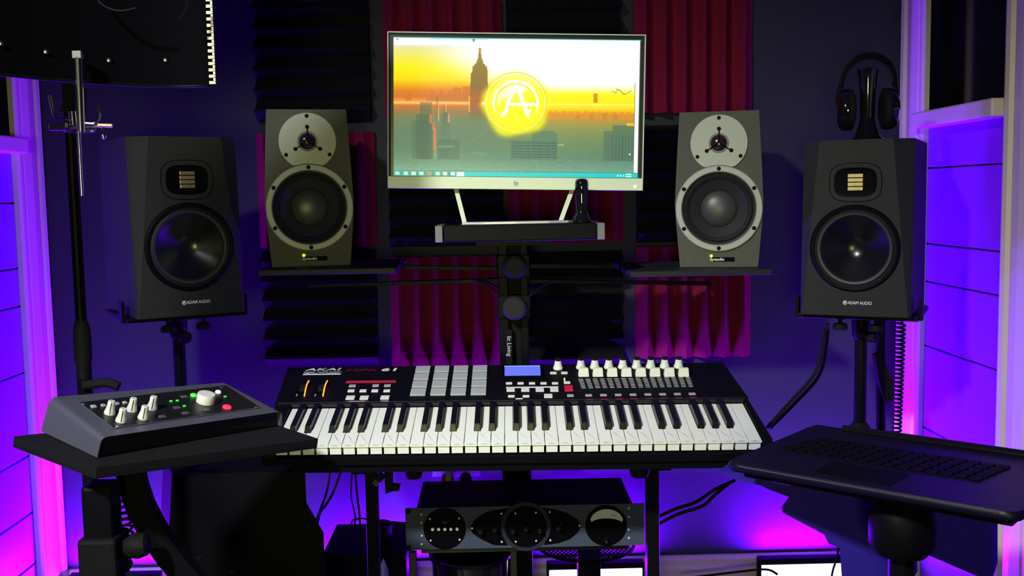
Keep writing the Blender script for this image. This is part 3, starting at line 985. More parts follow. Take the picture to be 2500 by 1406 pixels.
# cross arms under the speaker shelves
for (xa, ya, xb, yb) in ((985, 652, 1217, 655), (1294, 649, 1500, 650)):
    A = at(xa, ya, MY - .01); B = at(xb, yb, MY - .01)
    obj('arm', prism([A + Vector((0, -.012, -.004)), B + Vector((0, -.012, -.004)), B + Vector((0, -.012, .004)), A + Vector((0, -.012, .004))], (0, .03, 0)), M_mblk, mast, world=True)
for (xa, ya, xb, yb) in ((755, 698, 1217, 684), (1294, 686, 1735, 693)):
    A = at(xa, ya, MY - .01); B = at(xb, yb, MY - .01)
    obj('arm', prism([A + Vector((0, -.012, -.003)), B + Vector((0, -.012, -.003)), B + Vector((0, -.012, .004)), A + Vector((0, -.012, .004))], (0, .035, 0)), M_mblk, mast, world=True)
for pts in ([(1150, 686), (1185, 694), (1205, 708), (1217, 722)], [(1145, 684), (1190, 690), (1217, 705)], [(1340, 690), (1318, 700), (1294, 722)]):
    tag(settle(obj('curved_cable', tube([at(x, y, MY - .03 - (.012 if pts[0][0] == 1145 else 0)) for x, y in pts], .0022, 8, 6), M_rub, smooth=True), at(*pts[0], MY - .03)),
        {1150: 'thin black cable curving into the left side of the mast, the lower of two', 1145: 'thin black cable curving into the left side of the mast, the upper of two', 1340: 'thin black cable curving into the right side of the mast'}[pts[0][0]], 'cable', 'cables by the mast')

# speaker shelves
def spk_shelf(x0, x1, ztop, lab):
    t = thing('speaker_shelf', lab, 'shelf', ((x0 + x1) / 2, 2.25, ztop - .012), group='speaker shelves')
    obj('board', box(((x0 + x1) / 2, 2.27, ztop - .006), (x1 - x0, .30, .0115), bev=.0015), M_metalg, t, world=True)
    obj('bracket', prism([((x0 + x1) / 2 - .05, 2.3, ztop - .0125), ((x0 + x1) / 2 + .05, 2.3, ztop - .0125), ((x0 + x1) / 2 + .04, 2.3, ztop - .026), ((x0 + x1) / 2 - .04, 2.3, ztop - .026)], (0, .035, 0)), M_mblk, t, world=True)
    return t
spk_shelf(at(630, 655, 2.12).x, at(965, 655, 2.12).x, .953, 'thin dark shelf board under the left silver-ringed speaker')
spk_shelf(at(1540, 655, 2.12).x, at(1885, 655, 2.12).x, .935, 'thin dark shelf board under the right silver-ringed speaker')

# small glossy bottle-shaped thing right of the monitor foot
bp = at(1421, 556, 2.072); bp.z = RZ + .0008
gb = thing('glossy_bottle', 'small glossy black bottle standing before the lower right edge of the monitor', 'bottle', tuple(bp))
obj('body', lathe([(0, 0), (.018, 0), (.0195, .004), (.017, .012), (.013, .018), (.0115, .022), (.012, .045), (.0125, .058)], (0, 0, 0), (0, 0, 1), 32), M_gblk, gb, smooth=True)
obj('cap', lathe([(.0128, .058), (.0135, .060), (.0138, .078), (.0128, .084), (.009, .088), (0, .089)], (0, 0, 0), (0, 0, 1), 32), M_gblk, gb, smooth=True)

# ================================================================== KEYBOARD CONTROLLER
DK = 1.7625
kl = CAM + ray(668.5, 1089.5) * DK
kr = CAM + ray(1861, 1075.5) * DK
KO = (kl + kr) / 2
ku = (kr - kl).normalized()
kv = CU * sin(radians(18)) + CF * cos(radians(18))
kv = (kv - ku * kv.dot(ku)).normalized()
kw = ku.cross(kv).normalized()
KROT = frame(ku, kv, kw)
kb = thing('keyboard_controller', 'black keyboard controller with white and black keys, grey pads and white faders', 'keyboard', tuple(KO), KROT)
KM = ROOTM[kb.name]; KI = KM.inverted()
PH = .0078
def kp(x, y, h=PH):
    n = kw; o = KO + kw * h
    return KI @ atp(x, y, n, o)
KWID = (kr - kl).length
pitch = KWID / 36
x0k = -KWID / 2
# case
rL, rR = kp(706, 893, PH).x, kp(1766, 886, PH).x
vr = (kp(1250, 889, PH).y)
fL, fR = x0k - .022, KWID / 2 + .022
print('kbd', rL, rR, vr, KWID, fL, fR)
case = bmesh.new()
prof = [(-.004, -.062), (-.004, -.0215), (.0, -.0195), (.154, -.0195), (.156, .010), (.158, PH), (.163, PH)]
# lower tray
add_hexa(case, [(fL, -.004, -.036), (fR, -.004, -.036), (rR + .004, vr, -.036), (rL - .004, vr, -.036)], [(fL, -.004, -.0215), (fR, -.004, -.0215), (rR + .004, vr, -.0215), (rL - .004, vr, -.0215)])
obj('lower_case', case, M_blk, kb)
pc = bmesh.new()
def lerp(a, b, t): return a + (b - a) * t
vf = .156
xlf = lerp(fL, rL, (vf + .004) / (vr + .004)); xrf = lerp(fR, rR, (vf + .004) / (vr + .004))
add_hexa(pc, [(xlf, vf, -.0212), (xrf, vf, -.0212), (rR, vr, -.0212), (rL, vr, -.0212)], [(xlf, vf + .004, PH), (xrf, vf + .004, PH), (rR, vr - .004, PH), (rL, vr - .004, PH)])
obj('control_panel', pc, M_panel, kb)
obj('front_lip', prism([(xlf + .004, vf - .001, PH - .006), (xrf - .004, vf - .001, PH - .006), (xrf - .005, vf + .0065, PH + .0004), (xlf + .005, vf + .0065, PH + .0004)], (0, 0, .0006)), M_lip, kb)
# end cheeks
for xa, xb, sgn in ((fL, x0k - .001, -1), (KWID / 2 + .001, fR, 1)):
    ck = bmesh.new()
    if sgn < 0:
        lo = [(xa, -.004, -.0212), (xb, -.004, -.0212), (xb, .1555, -.0212), (xlf, .1555, -.0212)]
        hi = [(xa + .004, .004, .002), (xb, .004, .002), (xb, .1555, PH), (xlf + .002, .1555, PH)]
    else:
        lo = [(xa, -.004, -.0212), (xb, -.004, -.0212), (xrf, .1555, -.0212), (xa, .1555, -.0212)]
        hi = [(xa, .004, .002), (xb - .004, .004, .002), (xrf - .002, .1555, PH), (xa, .1555, PH)]
    add_hexa(ck, lo, hi)
    obj('end_cheek', ck, M_blk, kb)

# keys
def white_key(i):
    x0 = x0k + i * pitch + .0005; x1 = x0k + (i + 1) * pitch - .0005
    n = i % 7
    last = i == 35
    hasL = (n in (1, 2, 4, 5, 6)) ; hasR = (n in (0, 1, 3, 4, 5)) and not last
    offs = {0: (0, .0075), 1: (.0045, .0045), 2: (.0075, 0), 3: (0, .0085), 4: (.0035, .006), 5: (.006, .0035), 6: (.0085, 0)}[n]
    a = x0 + (offs[0] + .0 if hasL else 0); b_ = x1 - (offs[1] if hasR else 0)
    out = [(x0, 0), (x1, 0), (x1, .050), (b_, .050), (b_, .1535), (a, .1535), (a, .050), (x0, .050)]
    pts = []
    for p in out:
        if not pts or (abs(pts[-1][0] - p[0]) > 1e-6 or abs(pts[-1][1] - p[1]) > 1e-6): pts.append(p)
    bm = bmesh.new()
    lo = [Vector((x, y, -.0042)) for x, y in pts]; hi = [Vector((x, y, 0)) for x, y in pts]
    add_hexa(bm, lo, hi)
    top = [e for e in bm.edges if all(abs(v.co.z) < 1e-7 for v in e.verts) and all(v.co.y < .06 for v in e.verts)]
    bmesh.ops.bevel(bm, geom=top, offset=.0006, segments=2, affect='EDGES')
    add_box(bm, ((x0 + x1) / 2, .010, -.0112), (x1 - x0 - .003, .016, .0138))
    return bm
for i in range(36):
    obj('white_key', white_key(i), M_kwhite, kb)
boff = {0: -.0015, 1: .0015, 3: -.0022, 4: 0, 5: .0022}
for i in range(35):
    n = i % 7
    if n in boff:
        xc = x0k + (i + 1) * pitch + boff[n]
        w2, w1 = .0062, .0048
        bm = bmesh.new()
        add_hexa(bm, [(xc - w2, .052, -.002), (xc + w2, .052, -.002), (xc + w2, .1535, -.002), (xc - w2, .1535, -.002)],
                 [(xc - w1, .0575, .0108), (xc + w1, .0575, .0108), (xc + w1, .1535, .0118), (xc - w1, .1535, .0118)])
        bmesh.ops.bevel(bm, geom=[e for e in bm.edges if max(v.co.z for v in e.verts) > 0], offset=.0012, segments=2, affect='EDGES')
        obj('black_key', bm, M_kblack, kb, smooth=True)

def z7(x, y): return 680 + x * .216, 870 + y * .216
def z8(x, y): return 1200 + x * .272, 860 + y * .272
def slab(name, z, cx, cy, w, h, m, th=.0022, hh=PH, bev=.0004):
    """rectangle given in photo pixels laid on the panel"""
    s = .216 if z is z7 else .272
    c = kp(*z(cx, cy), hh)
    l = kp(*z(cx - w / 2, cy), hh); r = kp(*z(cx + w / 2, cy), hh)
    t = kp(*z(cx, cy - h / 2), hh); b2 = kp(*z(cx, cy + h / 2), hh)
    return obj(name, box((c.x, c.y, hh + th / 2), ((r - l).length, (t - b2).length, th), bev=bev, seg=1), m, kb)
# pads
pa, pb, pcn = kp(*z7(1633, 157)), kp(*z7(2278, 155)), kp(*z7(1613, 415))
sx = (pb.x - pa.x) / 3; sy = (pcn.y - pa.y) / 3
print('pads', sx, sy)
for r in range(4):
    for c in range(4):
        obj('drum_pad', box((pa.x + c * sx, pa.y + r * sy, PH + .002), (abs(sx) * .77, abs(sy) * .80, .004), bev=.0012), M_pad, kb)
# left cluster
for cx, cy, w, h in ((836, 340, 78, 22), (1100, 337, 75, 22), (1232, 337, 75, 22), (822, 396, 76, 24), (957, 396, 76, 24), (1090, 396, 76, 24), (1225, 396, 76, 24), (813, 474, 98, 38), (970, 474, 98, 38), (1203, 472, 98, 38)):
    slab('button', z7, cx, cy, w, h, M_btn if cy > 350 else M_btng, .0025)
slab('red_stripe', z7, 1045, 287, 566, 26, M_red, .0004, bev=0)
slab('red_stripe', z7, 888, 510, 256, 14, M_dred, .0004, bev=0)
slab('red_stripe', z7, 1200, 507, 100, 14, M_dred, .0004, bev=0)
# wheels
for xx in (320, 530):
    c = kp(*z7(xx - 35, 360))
    obj('wheel_recess', box((c.x, c.y, PH + .0002), (.022, .056, .0006)), M_disc, kb)
    wb = bmesh.new()
    add_cyl(wb, (c.x - .006, c.y, PH - .012), (c.x + .006, c.y, PH - .012), .020, seg=48)
    whl = obj('wheel', wb, M_rub, kb, smooth=True)
    p0, p1 = kp(*z7(xx + 22, 275), PH + .006), kp(*z7(xx - 28, 448), PH + .002)
    md = (p0 + p1) / 2; md.z = PH + .0088
    g = tube([p0, md, p1], [.0006, .0017, .0009] if False else .0014, 8, 4)
    obj('wheel_glow', g, M_orange, whl, smooth=True)
    q = kp(*z7(xx - 115, 440))
    slab('marker', z7, xx - 113, 438, 8, 26, M_ink, .0005, bev=0)
# titles
def ktext(s, px, py, size, m, **kwa):
    c = kp(px, py)
    return text('lettering', s, size, Matrix.Translation((c.x, c.y, PH + .0004)), m, kb, **kwa)
ktext('AKAI', *z7(505, 150), .0178, M_ink, sx=1.75, bold=.0002, shear=.15)
slab('name_stripe', z7, 495, 192, 425, 32, M_ink, .0004, bev=0)
c = kp(*z7(495, 188))
text('lettering', 'professional', .0118, Matrix.Translation((c.x, c.y, PH + .0008)), M_panel, kb, sx=1.5, bold=.0003, shear=.1)
ktext('MPK', *z7(935, 158), 0.0175, M_dred, sx=1.95, bold=.0002, shear=.2)
ktext('61', *z7(1258, 152), 0.0205, M_ink, sx=1.8, bold=.0004, shear=.1)
ktext('KEYBOARD', *z7(888, 510), .005, M_ink, sx=1.2)
ktext('PADS', *z7(1200, 507), .005, M_ink, sx=1.2)
# LCD
slab('screen_bezel', z8, 285, 178, 375, 110, M_disc, .002)
slab('display', z8, 278, 176, 320, 82, M_lcd, .0028, bev=0)
slab('display_edge', z8, 275, 134, 320, 4, M_lcdl, .003, bev=0)
for cx in (158, 261, 364, 467, 570):
    slab('button', z8, cx, 283, 56, 16, M_btn, .0022)
for cx in (172, 303, 433, 563):
    slab('button', z8, cx, 341, 74, 30, M_btn, .0025)
slab('white_stripe', z8, 365, 314, 470, 10, M_ink, .0004, bev=0)
for cx, cy, w, h, m in ((554, 191, 58, 16, M_btn), (654, 190, 58, 16, M_btn), (678, 277, 58, 16, M_btn), (708, 394, 60, 16, M_btng), (178, 400, 60, 15, M_btn), (310, 400, 60, 15, M_btn), (509, 397, 75, 30, M_btn)):
    slab('button', z8, cx, cy, w, h, m, .0025)
slab('record_button', z8, 692, 330, 74, 46, M_redb, .003)
slab('white_stripe', z8, 248, 417, 64, 9, M_ink, .0004, bev=0)
slab('yellow_light', z8, 655, 248, 12, 22, mat('led_yellow', (.8, .7, .05), .4, emit=(1, .85, .05), estr=1), .002)
for i in range(8):
    slab('button', z8, 872 + i * 132.7, 391 - i * 1.9, 60, 15, M_btng, .0022)
    slab('red_stripe', z8, 880 + i * 133.5, 424 - i * 2.2, 66, 8, M_red, .0004, bev=0)
# fader scales: printed ticks
tk = bmesh.new()
for i in range(8):
    for j in range(7):
        for d in (0, 1):
            cx = 800 + i * 128.3 + d * 64 + j * 4.6; cy = 242 + j * 13.2 - i * 2
            c = kp(*z8(cx, cy)); l = kp(*z8(cx - 20, cy)); r2 = kp(*z8(cx + 20, cy))
            add_box(tk, (c.x, c.y, PH + .0003), ((r2 - l).length, .0007, .0006))
obj('fader_scale', tk, M_ink, kb)
for i in range(8):
    a = kp(*z8(836 + i * 128.3, 236 - i * 1.5)); b2 = kp(*z8(856 + i * 130, 325 - i * 2))
    a.z = b2.z = PH + .0001
    sl = bmesh.new(); d = (b2 - a); add_tube(sl, [a, b2], .0008, 6)
    obj('fader_slot', sl, M_disc, kb)
    # fader cap, leaning block
    c = kp(*z8(828 + i * 128.4, 226))
    w = .0105
    fc = bmesh.new()
    add_hexa(fc, [(c.x - w, c.y - .0005, PH + .001), (c.x + w, c.y - .0005, PH + .001), (c.x + w, c.y + .014, PH + .001), (c.x - w, c.y + .014, PH + .001)],
             [(c.x - w * .86, c.y + .003, PH + .0175), (c.x + w * .86, c.y + .003, PH + .0175), (c.x + w * .86, c.y + .0105, PH + .0175), (c.x - w * .86, c.y + .0105, PH + .0175)])
    bmesh.ops.bevel(fc, geom=fc.edges[:], offset=.0008, segments=2, affect='EDGES')
    obj('fader_cap', fc, M_cap, kb)
def knob_at(px, py):
    c = kp(px, py)
    k = obj('knob', lathe([(.0098, .0005), (.0100, .003), (.0088, .005), (.0072, .012), (.0062, .0185)], (c.x, c.y, PH), (0, 0, 1), 24), M_cap, kb, smooth=True)
    obj('knob_cap', lathe([(.0062, .0184), (.0064, .0215), (.0055, .0225), (0, .0225)], (c.x, c.y, PH), (0, 0, 1), 24), M_rub, k, smooth=True)
knob_at(*z8(597, 148))
for i in range(8):
    knob_at(*z8(801 + i * 125.3, 142 - i * 1))

# stand carrying the keyboard
ks = thing('keyboard_stand', 'black stand of beams and two upright legs under the keyboard controller', 'stand', (0, 1.9, 0))
kbB = [KM @ Vector(p) for p in ((fL + .05, .02, -.0392), (fR - .05, .02, -.0392), (fR - .05, .30, -.0392), (fL + .05, .30, -.0392))]
for a, b2 in ((kbB[0], kbB[1]), (kbB[3], kbB[2])):
    d = (b2 - a).normalized()
    obj('beam', prism([a - kw * .014 - kv * .018, a - kw * .014 + kv * .018, a + kv * .018 + kw * .002, a - kv * .018 + kw * .002], b2 - a), M_mblk, ks, world=True)
for xa, xb in ((893, 922), (1577, 1607)):
    A = at(xa, 1180, 1.92); B = at(xb, 1180, 1.92)
    bx_ = (A.x + B.x) / 2
    q0 = KI @ Vector((bx_, 1.92, .62))
    br = [KM @ Vector((q0.x, v_, -.0545)) for v_ in (.02, .30)]
    obj('brace', prism([br[0] + Vector((-.012, 0, 0)), br[0] + Vector((.012, 0, 0)), br[1] + Vector((.012, 0, 0)), br[1] + Vector((-.012, 0, 0))], kw * -.012), M_mblk, ks, world=True)
    tz_ = br[0].lerp(br[1], (1.92 - br[0].y) / (br[1].y - br[0].y)).z - .014
    obj('leg', box((bx_, 1.92, tz_ / 2), (B.x - A.x, .03, tz_), bev=.003), M_mblk, ks, world=True)
    obj('foot', box(((A.x + B.x) / 2, 1.9, .012), (.04, .5, .022), bev=.004), M_mblk, ks, world=True)
for px in ((980, 1026, 1130, 1192), (1548, 1598, 1120, 1188)):
    A = at(px[0], px[2], 1.74); B = at(px[1], px[3], 1.74)
    cx = (A.x + B.x) / 2; r = (B.x - A.x) / 2
    obj('end_roll', lathe([(0, A.z - .013), (r * .8, A.z - .017), (r, A.z - .024), (r, B.z + .01), (r * .8, B.z + .002), (0, B.z)], (cx, 1.80, 0), (0, 0, 1), 28), M_rub, ks, smooth=True, world=True)

# ================================================================== SIDE TABLE AND INTERFACE (LEFT)
dn = Vector((.26400964, -.14467529, .95360787)).normalized()
do = CAM + ray(193, 984) * 1.45
SA, SB, SD = Vector((-.642, 1.424, .78)), Vector((-.543, 1.357, .755)), Vector((-.340, 1.59, .742))
sn = (SB - SA).cross(SD - SA).normalized()
T1, T2, T3, T4 = [atp(x, y, dn, do) for x, y in ((122, 970), (555, 933), (690, 1004), (248, 1068))]
def onshelf(p): return p - Vector((0, 0, 1)) * ((p - SA).dot(sn) / sn.z) + sn * .0005
G1, G4, G3 = [atp(x, y, sn, SA) for x, y in ((100, 1052), (237, 1117), (688, 1040))]
G2 = onshelf(T2 + (T2 - T1).normalized() * .004)
ia = thing('audio_interface', 'wedge-shaped silver audio interface with white knobs on the tilted left shelf', 'audio interface', tuple((G1 + G3) / 2))
def rnd_profile(bl, tl, tr, br, r=.010, n=6):
    pts = [bl]
    def corner(a, c, b2):
        da = (a - c).normalized() * r; db = (b2 - c).normalized() * r
        for k in range(n + 1):
            t = k / n
            pts.append((c + da) * (1 - t) ** 2 + c * 2 * t * (1 - t) + (c + db) * t * t)
    corner(bl, tl, tr); corner(tl, tr, br)
    pts.append(br)
    return pts
fr_, bk_ = rnd_profile(G4, T4, T3, G3), rnd_profile(G1, T1, T2, G2)
mids = [[a.lerp(b2, t) for a, b2 in zip(fr_, bk_)] for t in (0, .5, 1)]
cen = (T1 + T2 + T3 + T4 + G1 + G2 + G3 + G4) / 8
sh = loft(mids, False)
inn = [[p + (cen - p).normalized() * .0 - (p - cen).normalized() * .003 for p in r_] for r_ in mids]
Vv = [[sh.verts.new(p) for p in r_] for r_ in inn]
sh.verts.ensure_lookup_table()
n = len(fr_)
for a, b2 in zip(Vv, Vv[1:]):
    for i in range(n - 1): sh.faces.new((a[i + 1], a[i], b2[i], b2[i + 1]))
for ri, rr_ in ((0, 0), (2, 2)):
    for i in range(n - 1):
        o_ = [sh.verts[ri * n + i], sh.verts[ri * n + i + 1]]
        sh.faces.new((o_[0], o_[1], Vv[rr_][i + 1], Vv[rr_][i]))
obj('cover', sh, M_silver, ia, smooth=True, world=True, angle=50)
core = bmesh.new()
sk = lambda p, k=.05: p.lerp(cen, k)
add_hexa(core, [sk(G1), sk(G2), sk(G3, .06), sk(G4, .06)], [sk(T1), sk(T2), sk(T3, .06), sk(T4, .06)])
obj('inner_case', core, M_ipanel, ia, world=True)
pp = [atp(x, y, dn, do) + dn * .0002 for x, y in ((193, 984), (553, 942), (637, 996), (276, 1047))]
obj('control_panel', prism(pp, dn * .0012), M_ipanel, ia, world=True)
eb = bmesh.new()
for i in range(4):
    a, b2 = pp[i], pp[(i + 1) % 4]
    add_tube(eb, [a + dn * .0008, b2 + dn * .0008], .0008, 6)
obj('panel_edge', eb, M_silver, ia, world=True)
def zi(x, y): return 80 + x * .28, 920 + y * .28
def dpt(x, y, h=.0014): return atp(*zi(x, y), dn, do + dn * h)
def dknob(x, y, s=1):
    c = dpt(x, y)
    k = obj('knob', lathe([(.0078 * s, 0), (.0079 * s, .002), (.0066 * s, .006), (.0052 * s, .012), (.0050 * s, .018), (.0044 * s, .0192), (0, .0195)], c, dn, 24), M_iknob, ia, smooth=True, world=True)
    ax = (ray(*zi(x, y)) * -1).normalized()
    side = (ax - dn * ax.dot(dn)).normalized()
    ln = [c + side * .0078 + dn * .002, c + side * .0068 + dn * .006, c + side * .0054 + dn * .012, c + side * .0052 + dn * .018, c + dn * .0196]
    obj('pointer', tube(ln, .0005, 6), M_disc, k, world=True)
for x, y in ((670, 318), (770, 385), (862, 292), (962, 360), (1038, 275)):
    dknob(x, y)
c = dpt(1503, 218)
obj('large_knob', lathe([(.0137, .0), (.0137, .012), (.0128, .0138), (0, .0142)], c, dn, 40), M_iknob, ia, smooth=True, world=True)
for x, y, m, r in ((1400, 165, M_green, .0048), (1615, 137, mat('led_white', (.8, .8, .85), .4, emit=(.85, .85, 1), estr=.7), .0045), (1692, 268, M_redl, .0068)):
    obj('lit_button', lathe([(r, 0), (r, .0018), (r * .8, .003), (0, .0034)], dpt(x, y), dn, 24), m, ia, smooth=True, world=True)
du = (T3 - T4).normalized(); dv = dn.cross(du).normalized()
dR = frame(du, dv, dn)
for x, y, s in ((530, 258, .007), (615, 248, .006), (735, 233, .006), (803, 224, .006)):
    obj('white_button', box(dpt(x, y, .003), (s, s, .003), dR, bev=.0008), M_btng, ia, world=True)
for x, y in ((1320, 172), (1258, 268), (1333, 315), (1513, 288), (1128, 345)):
    obj('dark_button', box(dpt(x, y, .002), (.0105, .0075, .0016), dR, bev=.0005), mat('button_dark', (.07, .07, .085), .5), ia, world=True)
for x, y in ((1205, 210), (1260, 205), (1322, 252), (1677, 170)):
    obj('indicator', box(dpt(x, y, .002), (.004, .0026, .001), dR), M_green, ia, world=True)
for x, y in ((438, 232), (1645, 92), (1950, 262), (725, 438)):
    obj('screw', lathe([(.0028, 0), (.0024, .001), (0, .0014)], dpt(x, y), dn, 14), M_chrome, ia, smooth=True, world=True)

st = thing('side_table', 'black tilted equipment shelf on a thick post, carrying the audio interface', 'stand', (-.5, 1.48, 0))
SL = atp(34, 1063, sn, SA); SF = atp(236, 1140, sn, SA); SR = atp(777, 1069, sn, SA)
SBk = SL + (SR - SF)
obj('shelf_board', prism([p - sn * .0012 for p in (SL, SF, SR, SBk)], sn * -.011), mat('shelf_black', (.010, .010, .012), .6, spec=.1), st, world=True)
rim = bmesh.new()
for a, b2 in ((SL, SF), (SF, SR)):
    m0 = (SL + SR) / 2
    i0, i1 = a.lerp(m0, .03), b2.lerp(m0, .03)
    add_hexa(rim, [a - sn * .017, b2 - sn * .017, i1 - sn * .017, i0 - sn * .017], [a - sn * .012, b2 - sn * .012, i1 - sn * .012, i0 - sn * .012])
obj('rim', rim, M_rub, st, world=True)
und = atp(640, 1110, sn, SA - sn * .03)
Yp = 1.42
A, B = at(196, 1200, Yp), at(270, 1200, Yp)
obj('post', box(((A.x + B.x) / 2, Yp + .02, .355), (B.x - A.x, .045, .69), bev=.006), M_mblk, st, world=True)
A2, B2 = at(193, 1330, Yp), at(288, 1330, Yp)
z1 = at(230, 1323, Yp - .01).z
obj('clamp', box(((A2.x + B2.x) / 2, Yp + .02, z1 - .03), (B2.x - A2.x, .062, .065), bev=.006), M_rub, st, world=True)
obj('clamp_knob', lathe([(0, 0), (.011, 0), (.016, .01), (.019, .02), (.016, .034), (.008, .038), (0, .038)], (B2.x, Yp + .02, z1 - .02), (1, 0, .15), 10), M_rub, st, smooth=True, world=True)
# curved brace band
cp = [(318, 1140), (327, 1185), (345, 1238), (375, 1295), (412, 1350), (455, 1402), (505, 1460)]
rg = []
for i, (x, y) in enumerate(cp):
    p = at(x, y, 1.5)
    q0, q1 = cp[max(i - 1, 0)], cp[min(i + 1, len(cp) - 1)]
    d = Vector((q1[0] - q0[0], 0, -(q1[1] - q0[1]))).normalized()
    nn = Vector((-d.z, 0, d.x))
    hw = .0185
    rg.append([p + nn * hw + Vector((0, -.012, 0)), p - nn * hw + Vector((0, -.012, 0)), p - nn * hw + Vector((0, .012, 0)), p + nn * hw + Vector((0, .012, 0))])
obj('curved_brace', loft(rg, True, True, True), M_blk, st, world=True)
bs = bmesh.new()
for a in (200, 275, 350):
    add_tube(bs, [(-.58, 1.44, .06), (-.58 + .28 * cos(radians(a)), 1.44 + .28 * sin(radians(a)), .012)], .011, 10)
obj('tripod_base', bs, M_mblk, st, world=True)

# coiled lead hanging below the shelf
h0, h1 = at(300, 1195, 1.56), at(318, 1352, 1.56)
pts = [at(288, 1172, 1.56), at(296, 1200, 1.56)] + helix(at(300, 1212, 1.56), h1, .008, 9.5) + [at(322, 1375, 1.56), at(312, 1395, 1.56), at(326, 1408, 1.56)]
tag(settle(obj('coiled_cable', tube(pts, .0022, 7), M_rub, smooth=True), h1), 'black coiled cable hanging below the left shelf beside its post', 'cable', 'coiled cables')
# dark cabinet under keyboard left
cb = [at(420, 1158, 1.86), at(745, 1150, 1.86), at(748, 1226, 1.86), at(790, 1300, 1.86), at(800, 1500, 1.86), at(405, 1500, 1.86), at(413, 1290, 1.86)]
cbt = thing('subwoofer', 'large dark cabinet in shadow below the left end of the keyboard', 'cabinet', (at(600, 1400, 1.86).x, 1.98, 0))
pl_ = [Vector((p.x, 1.86, max(.0, p.z))) for p in cb]
for k in (4, 5): pl_[k].z = .02
obj('body', prism([pl_[0], pl_[1], pl_[2], pl_[3], pl_[4], pl_[5], pl_[6]], (-.06, .14, -.0)), M_blk, cbt, world=True)
for x, y in ((485, 1364), (566, 1396)):
    p = at(x, y, 1.858)
    obj('glint_chip', box(p, (.008, .004, .003)), M_chrome, cbt, world=True)  # chrome chip added to give the dark front a small highlight

# low box under the rack side with a jar-like cup and cables
bx0, bx1 = at(782, 1290, 2.2), at(990, 1290, 2.2)
tb = at(880, 1284, 2.4)
lb = thing('computer_case', 'low black box standing on the floor left of the rack unit', 'computer case', ((bx0.x + bx1.x) / 2, 2.3, 0))
obj('body', box(((bx0.x + bx1.x) / 2, 2.31, tb.z / 2), (bx1.x - bx0.x, .22, tb.z), bev=.004), M_blk, lb, world=True)
obj('front_panel', box(((bx0.x + bx1.x) / 2, 2.197, tb.z / 2), (bx1.x - bx0.x - .02, .008, tb.z - .02), bev=.002), M_blk, lb, world=True)
cu = at(930, 1284, 2.30); cu.z = tb.z
cup = thing('travel_mug', 'squat black lidded mug on the low box beside the left keyboard leg', 'mug', (cu.x, 2.30, tb.z + .0006))
obj('body', lathe([(0, 0), (.022, 0), (.025, .006), (.026, .03)], (0, 0, 0), (0, 0, 1), 24), M_rub, cup, smooth=True)
obj('lid', lathe([(.0265, .03), (.0265, .036), (.022, .040), (0, .0405)], (0, 0, 0), (0, 0, 1), 24), M_rub, cup, smooth=True)

def cable(pts, r, label, Y, group=None, z=None, name='cable'):
    P3 = [at(x, y, Y if not isinstance(Y, (list, tuple)) else Y[i]) for i, (x, y) in enumerate(pts)]
    o = obj(name, tube(P3, r, 8, 6), M_rub, smooth=True)
    lo = min(P3, key=lambda p: p.z)
    settle(o, lo)
    return tag(o, label, 'cable', group)
cable([(806, 1152), (802, 1180), (795, 1210), (782, 1245), (768, 1285), (762, 1330)], .0028, 'dark cable slanting down under the keyboard, the left one of a crossing pair', 2.12, 'cables under the keyboard')
cable([(832, 1152), (822, 1180), (812, 1205), (796, 1232), (782, 1250), (774, 1283), (768, 1330)], .0028, 'dark cable slanting down under the keyboard, the right one of a crossing pair', 2.14, 'cables under the keyboard')
cable([(860, 1150), (858, 1172), (857, 1210), (863, 1238), (867, 1262), (866, 1283)], .0018, 'thin wavy cable hanging just left of the left keyboard leg', 2.08, 'cables under the keyboard')
cable([(868, 1150), (869, 1172), (872, 1210), (877, 1250), (879, 1283)], .0024, 'straight thicker cable hanging just left of the left keyboard leg', 2.07, 'cables under the keyboard')
cable([(856, 1284), (860, 1272), (870, 1267), (890, 1266), (900, 1275)], .0022, 'short loop of cable arching on top of the low black box', 2.19, 'cables under the keyboard')
cable([(955, 1274), (975, 1276), (1000, 1277)], .0024, 'cable end running from the mug to the rack unit', 2.15, 'cables under the keyboard')
# plug and small box hanging left of centre
usb = thing('usb_plug', 'small plug with a metal tip hanging under the keyboard near its left leg', 'plug', tuple(at(921, 1180, 1.80)))
a_, b_2 = at(934, 1158, 1.80), at(922, 1172, 1.80)
obj('grip', tube([a_, b_2], .007, 10), M_rub, usb, world=True)
obj('metal_tip', tube([b_2, at(915, 1183, 1.80)], .0068, 4), M_chrome, usb, world=True)
pb_ = thing('power_adapter', 'black L-shaped adapter hanging under the keyboard beside the metal-tipped plug', 'adapter', tuple(at(950, 1204, 1.85)))
obj('body', prism([at(938, 1140, 1.85), at(958, 1140, 1.85), at(957, 1186, 1.85), at(976, 1187, 1.85), at(974, 1198, 1.85), at(956, 1200, 1.85), at(941, 1206, 1.85)], (0, .02, 0)), M_rub, pb_, world=True)
# white power strip glimpsed behind
ps = thing('power_strip', 'white power strip with two round plugs glimpsed just under the keyboard', 'power strip', tuple(at(1112, 1163, 2.618)))
obj('body', prism([at(1054, 1164, 2.618), at(1060, 1136, 2.618), at(1176, 1136, 2.618), at(1171, 1162, 2.618)], (0, .03, 0)), M_white, ps, world=True)
for x in (1093, 1137):
    c = at(x, 1166, 2.608)
    obj('plug', lathe([(0, .0), (.013, .0), (.016, .006), (.016, .018), (0, .018)], c + Vector((0, .01, 0)), (0, -1, 0), 24), M_gblk, ps, smooth=True, world=True)

